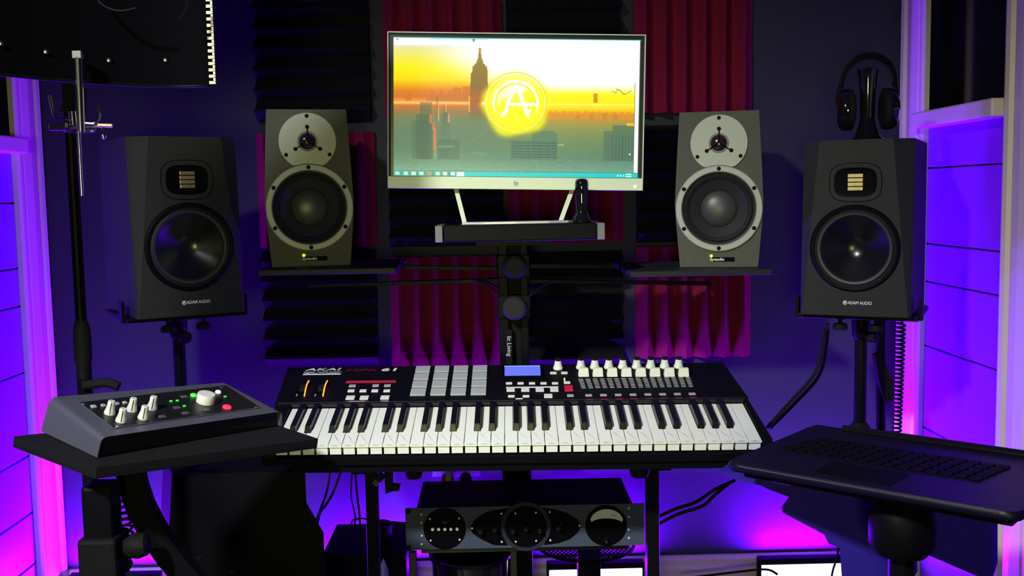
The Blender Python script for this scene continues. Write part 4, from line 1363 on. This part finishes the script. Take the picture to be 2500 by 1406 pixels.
# ================================================================== RACK UNIT
RYf = 1.985
ra, rb_ = at(988, 1241, RYf), at(1572, 1229, RYf)
rc, rd = at(1573, 1330, RYf), at(992, 1344, RYf)
rw = .486
rxc = (ra.x + rb_.x) / 2
ru = (rb_ - ra).normalized(); rwv = ru.cross(Vector((0, 1, 0))).normalized()
RRot = frame(ru, Vector((0, 1, 0)), rwv)
rk = thing('rack_preamp', 'grey rack unit with black round dials and a half-moon meter below the keyboard', 'rack unit', tuple((rc + rd) / 2), RRot)
RW = (rb_ - ra).length; RH = ((ra - rd).length + (rb_ - rc).length) / 2
print('rack', RW, RH)
RI = ROOTM[rk.name].inverted()
def rp(x, y):
    p = RI @ at(x, y, RYf)
    return p.x, p.z
def zr(x, y): return 960 + x / 3.676, 1130 + y / 3.676
obj('faceplate', box((0, .0015, RH / 2), (RW, .003, RH), bev=.0005), M_rackg, rk)
obj('chassis', box((0, .003 + .096, RH / 2 + .001), (RW - .045, .19, RH - .004), bev=.0015), M_blk, rk)
def rdisc(name, x, y, r, m, th=.0015, seg=48):
    cx, cz = rp(*zr(x, y))
    return obj(name, lathe([(r, 0), (r, th), (0, th)], (cx, 0, cz), (0, -1, 0), seg), m, rk)
px = RYf / 2490 * 1.04 / 3.676
rdisc('dial_window', 462, 588, 187 * px, M_disc)
rdisc('dial_rim', 1190, 570, 222 * px, mat('rack_rim', (.02, .024, .045), .6, spec=.08), .0008)
rdisc('dial_window', 1190, 570, 187 * px, M_disc, .002)
rdisc('dial_window', 1910, 560, 185 * px, M_disc, .0012)
for pts, sg in (([(688, 585), (720, 520), (790, 465), (880, 425), (1040, 402), (1000, 470), (975, 570), (985, 660), (1030, 740), (900, 735), (800, 690), (715, 635)], 1), ([(1690, 560), (1650, 500), (1560, 450), (1450, 415), (1340, 400), (1385, 470), (1410, 570), (1395, 660), (1350, 735), (1480, 720), (1590, 680), (1660, 620)], -1)):
    pp_ = []
    for x, y in pts:
        q = rp(*zr(x, y)); pp_.append(Vector((q[0], -.0001, q[1])))
    obj('fin_window', prism(pp_, (0, -.0006, 0)), M_disc, rk)
# half-moon meter
mp = []
for k in range(13):
    a = radians(168 - 156 * k / 12)
    mp.append(zr(1915 + 150 * cos(a), 520 - 118 * sin(a) + 10))
for k in range(13):
    a = radians(20 + 140 * k / 12)
    mp.append(zr(1915 + 145 * cos(a), 545 - 50 * sin(a)))
mp3 = []
for x, y in mp:
    q = rp(x, y); mp3.append(Vector((q[0], -.0014, q[1])))
mt = obj('meter_face', prism(mp3, (0, -.0004, 0)), M_meter, rk)
ndl = rp(*zr(1955, 460)); ndl2 = rp(*zr(2005, 480))
obj('needle', tube([(ndl[0], -.002, ndl[1]), (ndl2[0], -.002, ndl2[1])], .0004, 6), M_disc, mt)
for x in (354, 409, 464, 518, 573):
    cx, cz = rp(*zr(x, 592 - (x - 354) * .015))
    obj('push_button', lathe([(.0031, 0), (.0031, .0045), (0, .005)], (cx, 0, cz), (0, -1, 0), 16), M_white, rk, smooth=True)
for x, y in ((251, 462), (252, 535), (258, 652), (257, 728), (330, 500), (591, 495), (337, 694), (596, 687), (708, 585), (970, 452), (975, 706), (1096, 450), (1280, 443), (1100, 704), (1283, 697), (1404, 438), (1410, 692), (1672, 560), (2115, 405), (2114, 481), (2113, 596), (2115, 672)):
    cx, cz = rp(*zr(x, y))
    obj('screw', lathe([(.0022, 0), (.0022, .0022), (.0016, .003), (0, .0034)], (cx, 0, cz), (0, -1, 0), 10), mat('screw_nickel', (.6, .6, .62), .5), rk, smooth=True)
for x, y in ((133, 432), (140, 762)):
    cx, cz = rp(*zr(x, y))
    obj('rack_bolt', lathe([(.0052, 0), (.0052, .003), (.003, .0045), (0, .005)], (cx, 0, cz), (0, -1, 0), 16), M_rub, rk, smooth=True)
for x, y, r in ((1190, 568, .006), (912, 575, .006), (1075, 590, .006), (1315, 590, .005), (462, 500, .007), (1480, 560, .006), (785, 590, .006), (1910, 690, .004)):
    cx, cz = rp(*zr(x, y))
    obj('knob', lathe([(r * 1.3, .001), (r * 1.3, .004), (r, .006), (r * .8, .018), (0, .019)], (cx, 0, cz), (0, -1, 0), 20), M_gblk, rk, smooth=True)
# rack stand frame that carries it
rs = thing('rack_stand', 'glossy black upright frame under the grey rack unit', 'stand', (rxc, 2.1, 0))
zb = min(rc.z, rd.z) - .004
legm = [at(1005, 1400, RYf).x, at(1255, 1400, RYf).x, at(1290, 1400, RYf).x]
for x0_, x1_ in ((1000, 1018), (1246, 1262)):
    xa, xb = at(x0_, 1390, RYf + .02).x, at(x1_, 1390, RYf + .02).x
    obj('upright', box(((xa + xb) / 2, RYf + .02, zb / 2 + (-.002)), (xb - xa, .012, zb - .006), bev=.001), M_gblk, rs, world=True)
obj('tray', box((rxc, RYf + .10, zb - .003), (RW - .06, .18, .006)), M_gblk, rs, world=True)
# perforated metal disc (stool seat / fan cover) under the rack
dcx = at(1430, 1327, 2.24)
perf = thing('perforated_tray', 'round black tray of perforated metal glowing pink below the rack unit', 'tray', (dcx.x, 2.24, dcx.z))
bm = bmesh.new()
R0 = .108; nstep = .0095
# sheet made of bars between a hex grid of holes
rows = int(R0 / nstep) + 1
hole = .0036
for j in range(-rows, rows + 1):
    for i in range(-rows - 2, rows + 3):
        x = (i + (j % 2) * .5) * nstep; y = j * nstep * .866
        if x * x + y * y > (R0 - .006) ** 2: continue
        outer_ = []; inner_ = []
        for k in range(6):
            a = radians(30 + 60 * k)
            outer_.append(bm.verts.new((x + nstep * .5774 * cos(a), y + nstep * .5774 * sin(a), 0)))
            inner_.append(bm.verts.new((x + hole * cos(a), y + hole * sin(a), 0)))
        for k in range(6):
            bm.faces.new((outer_[k], outer_[(k + 1) % 6], inner_[(k + 1) % 6], inner_[k]))
bmesh.ops.remove_doubles(bm, verts=bm.verts[:], dist=1e-5)
o = obj('mesh_plate', bm, M_mblk, perf)
o.matrix_local = Matrix.Translation((0, 0, 0)) @ Matrix.Rotation(radians(1), 4, 'X')
sm = o.modifiers.new('thickness', 'SOLIDIFY'); sm.thickness = .0012
ring_pts = [Matrix.Rotation(radians(1), 3, 'X') @ Vector((R0 * cos(2 * pi * k / 48), R0 * sin(2 * pi * k / 48), 0)) for k in range(49)]
obj('rim', tube(ring_pts, .004, 8), M_mblk, perf, smooth=True)
obj('pedestal', box((.006, 0, (-dcx.z - .004) / 2), (.05, .045, dcx.z - .008), bev=.003), M_mblk, perf)

bn = at(1148, 1352, 2.14)
wb_ = thing('waste_bin', 'glossy dark round bin standing below the left half of the rack unit', 'bin', (bn.x, 2.14, 0))
obj('body', lathe([(0, .0), (.065, .0), (.07, .004), (.083, bn.z - .01), (.086, bn.z), (.081, bn.z), (.066, .02), (0, .02)], (0, 0, 0), (0, 0, 1), 48), M_gblk, wb_, smooth=True)
obj('rim', lathe([(.084, bn.z - .004), (.089, bn.z - .002), (.089, bn.z + .003), (.080, bn.z + .003), (.080, bn.z)], (0, 0, 0), (0, 0, 1), 48), M_mblk, wb_, smooth=True)
pq = [at(936, 1362, 2.17), at(948, 1392, 2.17), at(952, 1460, 2.17), at(912, 1460, 2.17), at(920, 1400, 2.17)]
pz = min(p.z for p in pq)
for p in pq[2:4]: p.z = .001
ppq = obj('paper_sheet', prism(pq, (0, .0012, 0)), mat('paper_white', (.6, .58, .62), .7))
tag(settle(ppq, pq[3]), 'pale pointed scrap of paper standing against the low black box beside the rack', 'paper')

# ================================================================== LAPTOP AND STAND (RIGHT)
LZ = .70
L1, L2, L3, L4 = atz(1766, 1127, LZ), atz(1930, 1029, LZ), atz(2500, 1106, LZ), atz(2492, 1256, LZ)
L3 = L4 + (L2 - L1)
e1 = (L4 - L1).normalized(); e2 = Vector((-e1.y, e1.x, 0))
W1 = (L4 - L1).length; D1 = (L2 - L1).dot(e2)
print('laptop', W1, D1, L1, L4)
LR = frame(e1, e2, Vector((0, 0, 1)))
lp = thing('laptop', 'wide black laptop lying open on the stand at the right below the black speaker', 'laptop', tuple(L1 - Vector((0, 0, .022))), LR)
def rrect(x0, x1, y0, y1, r, z):
    p = []
    for cx, cy, a0 in ((x1 - r, y0 + r, -90), (x1 - r, y1 - r, 0), (x0 + r, y1 - r, 90), (x0 + r, y0 + r, 180)):
        for k in range(5):
            a = radians(a0 + 90 * k / 4)
            p.append(Vector((cx + r * cos(a), cy + r * sin(a), z)))
    return p
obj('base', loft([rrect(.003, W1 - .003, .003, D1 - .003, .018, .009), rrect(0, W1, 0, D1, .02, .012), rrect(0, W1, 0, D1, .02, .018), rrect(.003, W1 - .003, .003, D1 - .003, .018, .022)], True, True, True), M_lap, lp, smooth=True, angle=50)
for r in range(5):
    for c in range(15):
        obj('key', box((.045 + c * .0195 + r * .003, .125 + r * .021, .0232), (.0165, .0175, .0028), bev=.0006, seg=1), M_blk, lp)
obj('trackpad', box((W1 * .45, .06, .0223), (.11, .075, .001), bev=.0003, seg=1), M_blk, lp)
obj('edge_strip', box((W1 / 2, -.0005, .0195), (W1 - .05, .0015, .0018)), M_chrome if False else mat('edge_metal', (.2, .2, .22), .3, metal=.7), lp)
obj('hinge', cyl((.06, D1 - .012, .026), (W1 - .06, D1 - .012, .026), .006, seg=16), M_gblk, lp, smooth=True)
# lid laid back nearly flat behind
lid = bmesh.new()
add_hexa(lid, [(.0, D1 + .001, .006), (W1, D1 + .001, .006), (W1, D1 + .02, .004), (0, D1 + .02, .004)], [(.0, D1 + .001, .020), (W1, D1 + .001, .020), (W1, D1 + .02, .018), (0, D1 + .02, .018)])
obj('lid_edge', lid, M_blk, lp)

ls = thing('laptop_stand', 'black stand with a broad hub and slanting arm under the laptop at the right', 'stand', (.6, 1.4, 0))
LM = ROOTM[lp.name]
obj('tray', box(LM @ Vector((W1 * .5, D1 * .45, .0015)), (W1 * .92, D1 * .7, .014), LR, bev=.003), M_mblk, ls, world=True)
hb = LM @ Vector((W1 * .56, .10, -.07))
obj('hub', lathe([(0, .052), (.03, .052), (.042, .04), (.046, .02), (.045, -.01), (.034, -.025), (0, -.027)], hb, (0, 0, 1), 36), M_blk, ls, smooth=True, world=True)
obj('mast', cyl((hb.x, hb.y, .05), (hb.x, hb.y, hb.z - .02), .018, seg=20), M_mblk, ls, smooth=True, world=True)
bs = bmesh.new()
for a in (80, 200, 320):
    add_tube(bs, [(hb.x, hb.y, .10), (hb.x + .3 * cos(radians(a)), hb.y + .3 * sin(radians(a)), .014)], .012, 10)
obj('tripod_legs', bs, M_mblk, ls, smooth=True, world=True)
for x, y, Y in ((2170, 1245, 1.3), (2190, 1260, 1.3), (2228, 1261, 1.3)):
    pass
# gear bag hanging beneath
bgp = [(1752, 1150), (1800, 1172), (1855, 1184), (1880, 1196), (1926, 1213), (1908, 1238), (1912, 1252), (2012, 1305), (2022, 1326), (2050, 1338), (2056, 1420), (2215, 1440), (2212, 1372), (2236, 1342), (2352, 1392), (2420, 1420), (2420, 1270), (2250, 1230), (2100, 1198), (1900, 1160)]
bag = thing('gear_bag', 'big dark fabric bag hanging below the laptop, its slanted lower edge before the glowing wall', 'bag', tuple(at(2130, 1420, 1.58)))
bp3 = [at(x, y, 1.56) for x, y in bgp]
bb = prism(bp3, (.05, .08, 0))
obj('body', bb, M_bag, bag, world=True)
cable([(2048, 1336), (2042, 1365), (2034, 1390), (2028, 1420)], .0024, 'dark cable dropping from the gear bag in front of the bright light bar', 2.2, 'cables at the right')
cable([(1795, 1172), (1745, 1195), (1700, 1225), (1650, 1242), (1606, 1262)], .0034, 'dark cable sagging from laptop stand to right keyboard leg, the upper one', 1.95, 'cables at the right')
cable([(1782, 1178), (1745, 1208), (1715, 1235), (1655, 1255), (1606, 1280)], .0034, 'dark cable sagging from laptop stand to right keyboard leg, the lower one', 1.96, 'cables at the right')
cable([(1898, 1402), (1870, 1390), (1800, 1396), (1700, 1408), (1660, 1412)], .003, 'dark cable running along the foot of the wall to the right light bar', 2.54, 'cables at the right')
cable([(2012, 800), (2008, 830), (1990, 910), (1930, 980), (1872, 1045)], .0038, 'dark cable curving from under the right black speaker to the laptop, inner one', [2.05, 2.05, 2.05, 2.03, 2.0], 'cables at the right')
cable([(2020, 789), (2018, 836), (2000, 916), (1940, 985), (1880, 1045)], .0038, 'dark cable curving from under the right black speaker to the laptop, outer one', [2.07, 2.07, 2.07, 2.05, 2.02], 'cables at the right')

# ================================================================== SPEAKER STANDS
def spk_stand(M, pole, lab, top, extra=False):
    """plate under a black speaker; M is the speaker's matrix"""
    c = M @ Vector((0, .13, 0))
    t = thing('speaker_stand', lab, 'stand', (pole[0], pole[1], 0), group='stands of the black speakers')
    R3 = M.to_3x3()
    obj('top_plate', box(M @ Vector((0, .14, -.006)), (.235, .22, .010), R3, bev=.002), M_mblk, t, world=True)
    for s in (-1, 1):
        obj('retaining_arm', prism([M @ Vector((s * .117, .05, -.011)), M @ Vector((s * .123, .05, -.011)), M @ Vector((s * .123, .05, .03)), M @ Vector((s * .117, .05, .03))], R3 @ Vector((0, .03, 0))), M_mblk, t, world=True)
        p = M @ Vector((s * .035, .06, -.012))
        obj('plate_knob', lathe([(.004, 0), (.004, -.010), (.013, -.012), (.0145, -.016), (.0145, -.024), (0, -.026)], p, (0, 0, 1), 20), M_rub, t, smooth=True, world=True)
    zt_ = top - .012
    obj('pole', cyl((pole[0], pole[1], .5), (pole[0], pole[1], zt_), .0125, seg=20), M_mblk, t, smooth=True, world=True)
    obj('lower_tube', cyl((pole[0], pole[1], .10), (pole[0], pole[1], .56), .0165, seg=20), M_mblk, t, smooth=True, world=True)
    obj('collar', lathe([(.017, .555), (.021, .56), (.021, .60), (.014, .61)], (pole[0], pole[1], 0), (0, 0, 1), 20), M_rub, t, smooth=True, world=True)
    obj('head_socket', lathe([(.013, zt_ - .05), (.018, zt_ - .04), (.020, zt_), (.0, zt_)], (pole[0], pole[1], 0), (0, 0, 1), 20), M_mblk, t, smooth=True, world=True)
    obj('clamp_knob', lathe([(0, 0), (.009, 0), (.013, .008), (.013, .02), (0, .022)], (pole[0] + .01, pole[1] - .01, zt_ - .045), (.7, -.7, 0), 8), M_rub, t, smooth=True, world=True)
    for a in (90, 210, 330):
        a = radians(a)
        obj('leg', tube([(pole[0] + .016 * cos(a), pole[1] + .016 * sin(a), .30), (pole[0] + .14 * cos(a), pole[1] + .14 * sin(a), .012)], .009, 10), M_mblk, t, smooth=True, world=True)
    return t
pL_ = at(438, 870, 2.12)
spk_stand(MAL, (pL_.x, 2.12), 'black speaker stand under the left black speaker with ribbon tweeter', .875)
MAR = yawM((.712, 1.998, .848), -28)
pR_ = at(2101, 900, 2.10)
spk_stand(MAR, (pR_.x, 2.10), 'black speaker stand under the right black speaker, hung with cables', .848)
# second folded stand beside it
p1_, p2_ = at(2150, 800, 2.22), at(2160, 1060, 2.22)
fs = thing('folded_stand', 'folded black stand leaning behind the right speaker stand beside the coiled cable', 'stand', (p2_.x, 2.22, 0))
obj('tube', cyl((p2_.x, 2.22, .03), (p1_.x, 2.22, .82), .010, seg=16), M_mblk, fs, smooth=True, world=True)
obj('folded_legs', prism([at(2136, 868, 2.2), at(2150, 862, 2.2), at(2180, 930, 2.2), at(2182, 975, 2.2), at(2162, 985, 2.2), at(2146, 930, 2.2)], (0, .02, 0)), M_rub, fs, world=True)
obj('foot', lathe([(0, 0), (.05, 0), (.05, .012), (.012, .03), (0, .03)], (p2_.x, 2.22, 0), (0, 0, 1), 24), M_rub, fs, smooth=True, world=True)
pts = [at(2190, 760, 2.22), at(2194, 772, 2.28)] + helix(at(2199, 786, 2.36), at(2188, 1062, 2.36), .0105, 27, 12)
tag(settle(obj('coiled_cable', tube(pts, .0026, 6), M_rub, smooth=True), at(2188, 1062, 2.36)), 'tightly coiled black cable hanging beside the right wall casing', 'cable', 'coiled cables')

# ================================================================== HEADPHONES
AT = MAR @ Vector((0, .14, .3475))
hx = at(2118, 240, 2.10)
hpY = 2.10
htop = at(2118, 136, hpY)
base_z = .848 + .3475
hs = thing('headphone_stand', 'glossy black headphone stand on top of the right black speaker', 'stand', (hx.x, hpY, base_z))
obj('foot', lathe([(0, 0), (.034, 0), (.035, .004), (.026, .010), (.018, .03), (.014, .05)], (0, 0, 0), (0, 0, 1), 36), M_gblk, hs, smooth=True)
obj('post', lathe([(.0145, .048), (.0155, .09), (.019, .13), (.022, .145), (0, .152)], (0, 0, 0), (0, 0, 1), 24), M_gblk, hs, smooth=True)
hd = thing('headphones', 'black over-ear headphones hanging on the stand atop the right black speaker', 'headphones', (hx.x, hpY, base_z + .06), Matrix.Rotation(radians(-10), 3, 'Z'))
zt2 = htop.z - (base_z + .06)
band = []
for k in range(21):
    a = pi * k / 20
    band.append((.052 * cos(a), .028 * 0, zt2 - .058 + .056 * sin(a)))
rg = []
for i, (x, y, z) in enumerate(band):
    a = pi * i / 20
    n_ = Vector((cos(a), 0, sin(a)))
    wd = .013 + .006 * sin(a); th = .003 + .004 * sin(a)
    p = Vector((x, 0, z))
    rg.append([p + n_ * th + Vector((0, -wd, 0)), p + n_ * th + Vector((0, wd, 0)), p - n_ * th + Vector((0, wd, 0)), p - n_ * th + Vector((0, -wd, 0))])
obj('headband', loft(rg, True, True, True), M_gblk, hd, smooth=True)
for s in (-1, 1):
    obj('yoke', tube([(s * .052, 0, zt2 - .055), (s * .0575, 0, zt2 - .085), (s * .056, 0, zt2 - .10)], .005, 8, 4), M_gblk, hd, smooth=True)
    cupm = lathe([(0, 0.0), (.022, .0), (.034, .005), (.038, .012), (.038, .020)], (0, 0, 0), (1, 0, 0), 32)
    for v in cupm.verts:
        v.co = Vector((-s * v.co.x + s * .060, v.co.y, v.co.z * 1.12 + zt2 - .108))
    c_ = obj('ear_cup', cupm, M_gblk, hd, smooth=True)
    cu2 = lathe([(.038, .020), (.037, .030), (.028, .034), (.018, .032), (0, .026)], (0, 0, 0), (1, 0, 0), 32)
    for v in cu2.verts:
        v.co = Vector((-s * v.co.x + s * .060, v.co.y, v.co.z * 1.12 + zt2 - .108))
    obj('ear_pad', cu2, M_rub, hd, smooth=True)

# ================================================================== MIC STAND AND REFLECTION FILTER (TOP LEFT)
FZ = 1.262
plan = [(-.80, 1.02), (-.72, 1.16), (-.63, 1.29), (-.575, 1.375), (-.515, 1.44), (-.46, 1.475), (-.415, 1.478), (-.398, 1.468)]
pl2 = smoothpts([Vector((x, y, 0)) for x, y in plan], 6)
rf = thing('reflection_filter', 'curved black vocal reflection filter with a slotted edge filling the upper left corner', 'vocal shield', (-.52, 1.44, FZ))
rings = []
th = .012
for i, p in enumerate(pl2):
    d = (pl2[min(i + 1, len(pl2) - 1)] - pl2[max(i - 1, 0)]).normalized()
    n_ = Vector((-d.y, d.x, 0))
    z_b, z_t = FZ, FZ + .36
    rings.append([p + Vector((0, 0, z_b)), p + Vector((0, 0, z_t)), p + n_ * th + Vector((0, 0, z_t)), p + n_ * th + Vector((0, 0, z_b))])
obj('curved_panel', loft(rings, True, True, True), mat('filter_foam', (.002, .002, .003), .9, spec=.03), rf, smooth=True, world=True, angle=50)
rim_ = [r[0] + Vector((0, 0, -.001)) for r in rings]
obj('lower_rim', tube(rim_, .0022, 8), M_mblk, rf, smooth=True, world=True)
# slotted metal edge strip facing the camera
ex, ey = pl2[-1].x, pl2[-1].y
es = bmesh.new()
wd = .009
x0_, x1_ = ex + .0015, ex + .0015 + wd
Z = FZ
while Z < FZ + .355:
    add_box(es, ((x0_ + x1_) / 2, ey + .0, Z + .0025), (wd, .002, .0042))
    add_box(es, (x1_ - .0015, ey + .0, Z + .007), (.003, .002, .006))
    Z += .0088
obj('slotted_edge', es, mat('edge_aluminium', (.42, .38, .26), .45, metal=.3), rf, world=True)
for x, y in ((113, 127), (267, 148), (405, 147), (3, 107)):
    # bolt heads on the inner face: march along the ray to the panel curve
    best = None
    for i in range(len(pl2) - 1):
        a_, b2 = pl2[i], pl2[i + 1]
        dr = ray(x, y)
        den = dr.x * (b2.y - a_.y) - dr.y * (b2.x - a_.x)
        if abs(den) < 1e-9: continue
        t_ = (a_.x * (b2.y - a_.y) - a_.y * (b2.x - a_.x)) / den
        P_ = CAM + dr * t_
        u_ = (P_.xy - a_.xy).dot((b2 - a_).xy) / (b2 - a_).xy.length_squared
        if t_ > 0 and -.01 <= u_ <= 1.01: best = P_
    if best:
        obj('bolt', lathe([(.0038, 0), (.0034, .002), (0, .003)], best, (best * -1 + CAM).normalized() * 1, 12), M_chrome, rf, smooth=True, world=True)
hY = 1.43
ck = bmesh.new()
cpts = [(225, -20), (250, 12), (290, 27), (335, 20)]
add_tube(ck, [at(x, y, 1.40) for x, y in cpts], .0018, 8, 6)
obj('inner_hoop', ck, M_mblk, rf, smooth=True, world=True)
ck = bmesh.new()
add_tube(ck, [at(x, y, 1.42) for x, y in ((460, -20), (455, 20), (441, 44))], .0014, 8, 6)
obj('edge_wire', ck, M_mblk, rf, smooth=True, world=True)

hw = thing('filter_mount', 'chrome mounting rod and clamp arms hanging below the reflection filter', 'mounting hardware', tuple(at(200, 480, 1.40)))
a_, b2 = at(191, 140, 1.385), at(198, 322, 1.385)
obj('rod', cyl(b2, a_, .0052, seg=20), M_chrome, hw, smooth=True, world=True)
obj('thin_rod', cyl(at(200, 478, 1.385), at(192, 318, 1.385), .0026, seg=14), M_chrome, hw, smooth=True, world=True)
obj('rod_head', box(at(190, 134, 1.385), (.012, .010, .010), bev=.001), M_grey, hw, world=True)
obj('short_rod', cyl(at(176, 272, 1.46), at(180, 312, 1.46), .0052, seg=16), M_chrome, hw, smooth=True, world=True)
obj('arm', tube([at(120, 232, 1.45), at(126, 262, 1.45), at(131, 280, 1.45), at(140, 288, 1.45), at(170, 290, 1.45)], .0022, 10, 5), M_chrome, hw, smooth=True, world=True)
obj('arm', tube([at(205, 300, 1.42), at(228, 301, 1.42), at(240, 294, 1.42), at(242, 278, 1.42), at(240, 258, 1.42)], .0022, 10, 5), M_chrome, hw, smooth=True, world=True)
pm = at(200, 312, 1.42)
obj('clamp_plate', lathe([(0, -.003), (.02, -.003), (.022, 0), (.02, .003), (0, .003)], at(196, 318, 1.42), (0, 0, 1), 24), M_chrome, hw, smooth=True, world=True)
obj('clamp_block', box(at(147, 309, 1.46), (.026, .02, .012), bev=.002), M_chrome, hw, world=True)
obj('bracket_strip', prism([at(165, 310, 1.43), at(205, 314, 1.43), at(245, 310, 1.43), at(245, 306, 1.43), at(205, 309, 1.43), at(165, 305, 1.43)], (0, .012, 0)), M_chrome, hw, world=True)
obj('thumb_screw', cyl(at(240, 306, 1.41), at(274, 307, 1.41), .0028, seg=12), mat('brass', (.8, .62, .3), .35, metal=.8), hw, smooth=True, world=True)
obj('small_ball', lathe([(0, -.004), (.0035, -.002), (.004, 0), (.0035, .002), (0, .004)], at(253, 334, 1.42), (0, 0, 1), 14), M_chrome, hw, smooth=True, world=True)
obj('small_pin', cyl(at(253, 332, 1.42), at(248, 312, 1.42), .0012, seg=8), M_chrome, hw, smooth=True, world=True)

mY = 1.60
ptop, pbot = at(170, 205, mY), at(206, 905, mY)
px_ = (at(172, 330, mY).x + at(205, 900, mY).x) / 2
msd = thing('microphone_stand', 'tall thin black microphone stand left of the leftmost speaker, behind the audio interface', 'stand', (px_, mY, 0))
obj('upper_tube', cyl((px_, mY, .78), (px_, mY, ptop.z), .0085, seg=20), M_mblk, msd, smooth=True, world=True)
zg0, zg1 = at(190, 800, mY).z, at(190, 890, mY).z
obj('grip', lathe([(.0086, zg0 + .012), (.0125, zg0), (.0135, zg0 - .02), (.0135, zg1 + .01), (.0115, zg1), (.0115, zg1 - .02)], (px_, mY, 0), (0, 0, 1), 24), M_rub, msd, smooth=True, world=True)
obj('lower_tube', cyl((px_, mY, .02), (px_, mY, zg1), .0115, seg=20), M_mblk, msd, smooth=True, world=True)
obj('base', lathe([(0, 0), (.06, 0), (.062, .006), (.06, .012), (.02, .02), (0, .02)], (px_, mY, 0), (0, 0, 1), 36), M_rub, msd, smooth=True, world=True)
zc_ = at(165, 250, mY)
obj('top_clamp', prism([at(150, 208, mY - .02), at(185, 208, mY - .02), at(182, 272, mY - .02), at(146, 272, mY - .02), at(158, 240, mY - .02)], (0, .045, 0)), M_rub, msd, world=True)
obj('boom_clutch', tube([at(205, 942, mY - .01), at(235, 938, mY - .01), at(262, 935, mY - .01), at(290, 944, mY - .01)], .008, 10, 4), M_rub, msd, smooth=True, world=True)
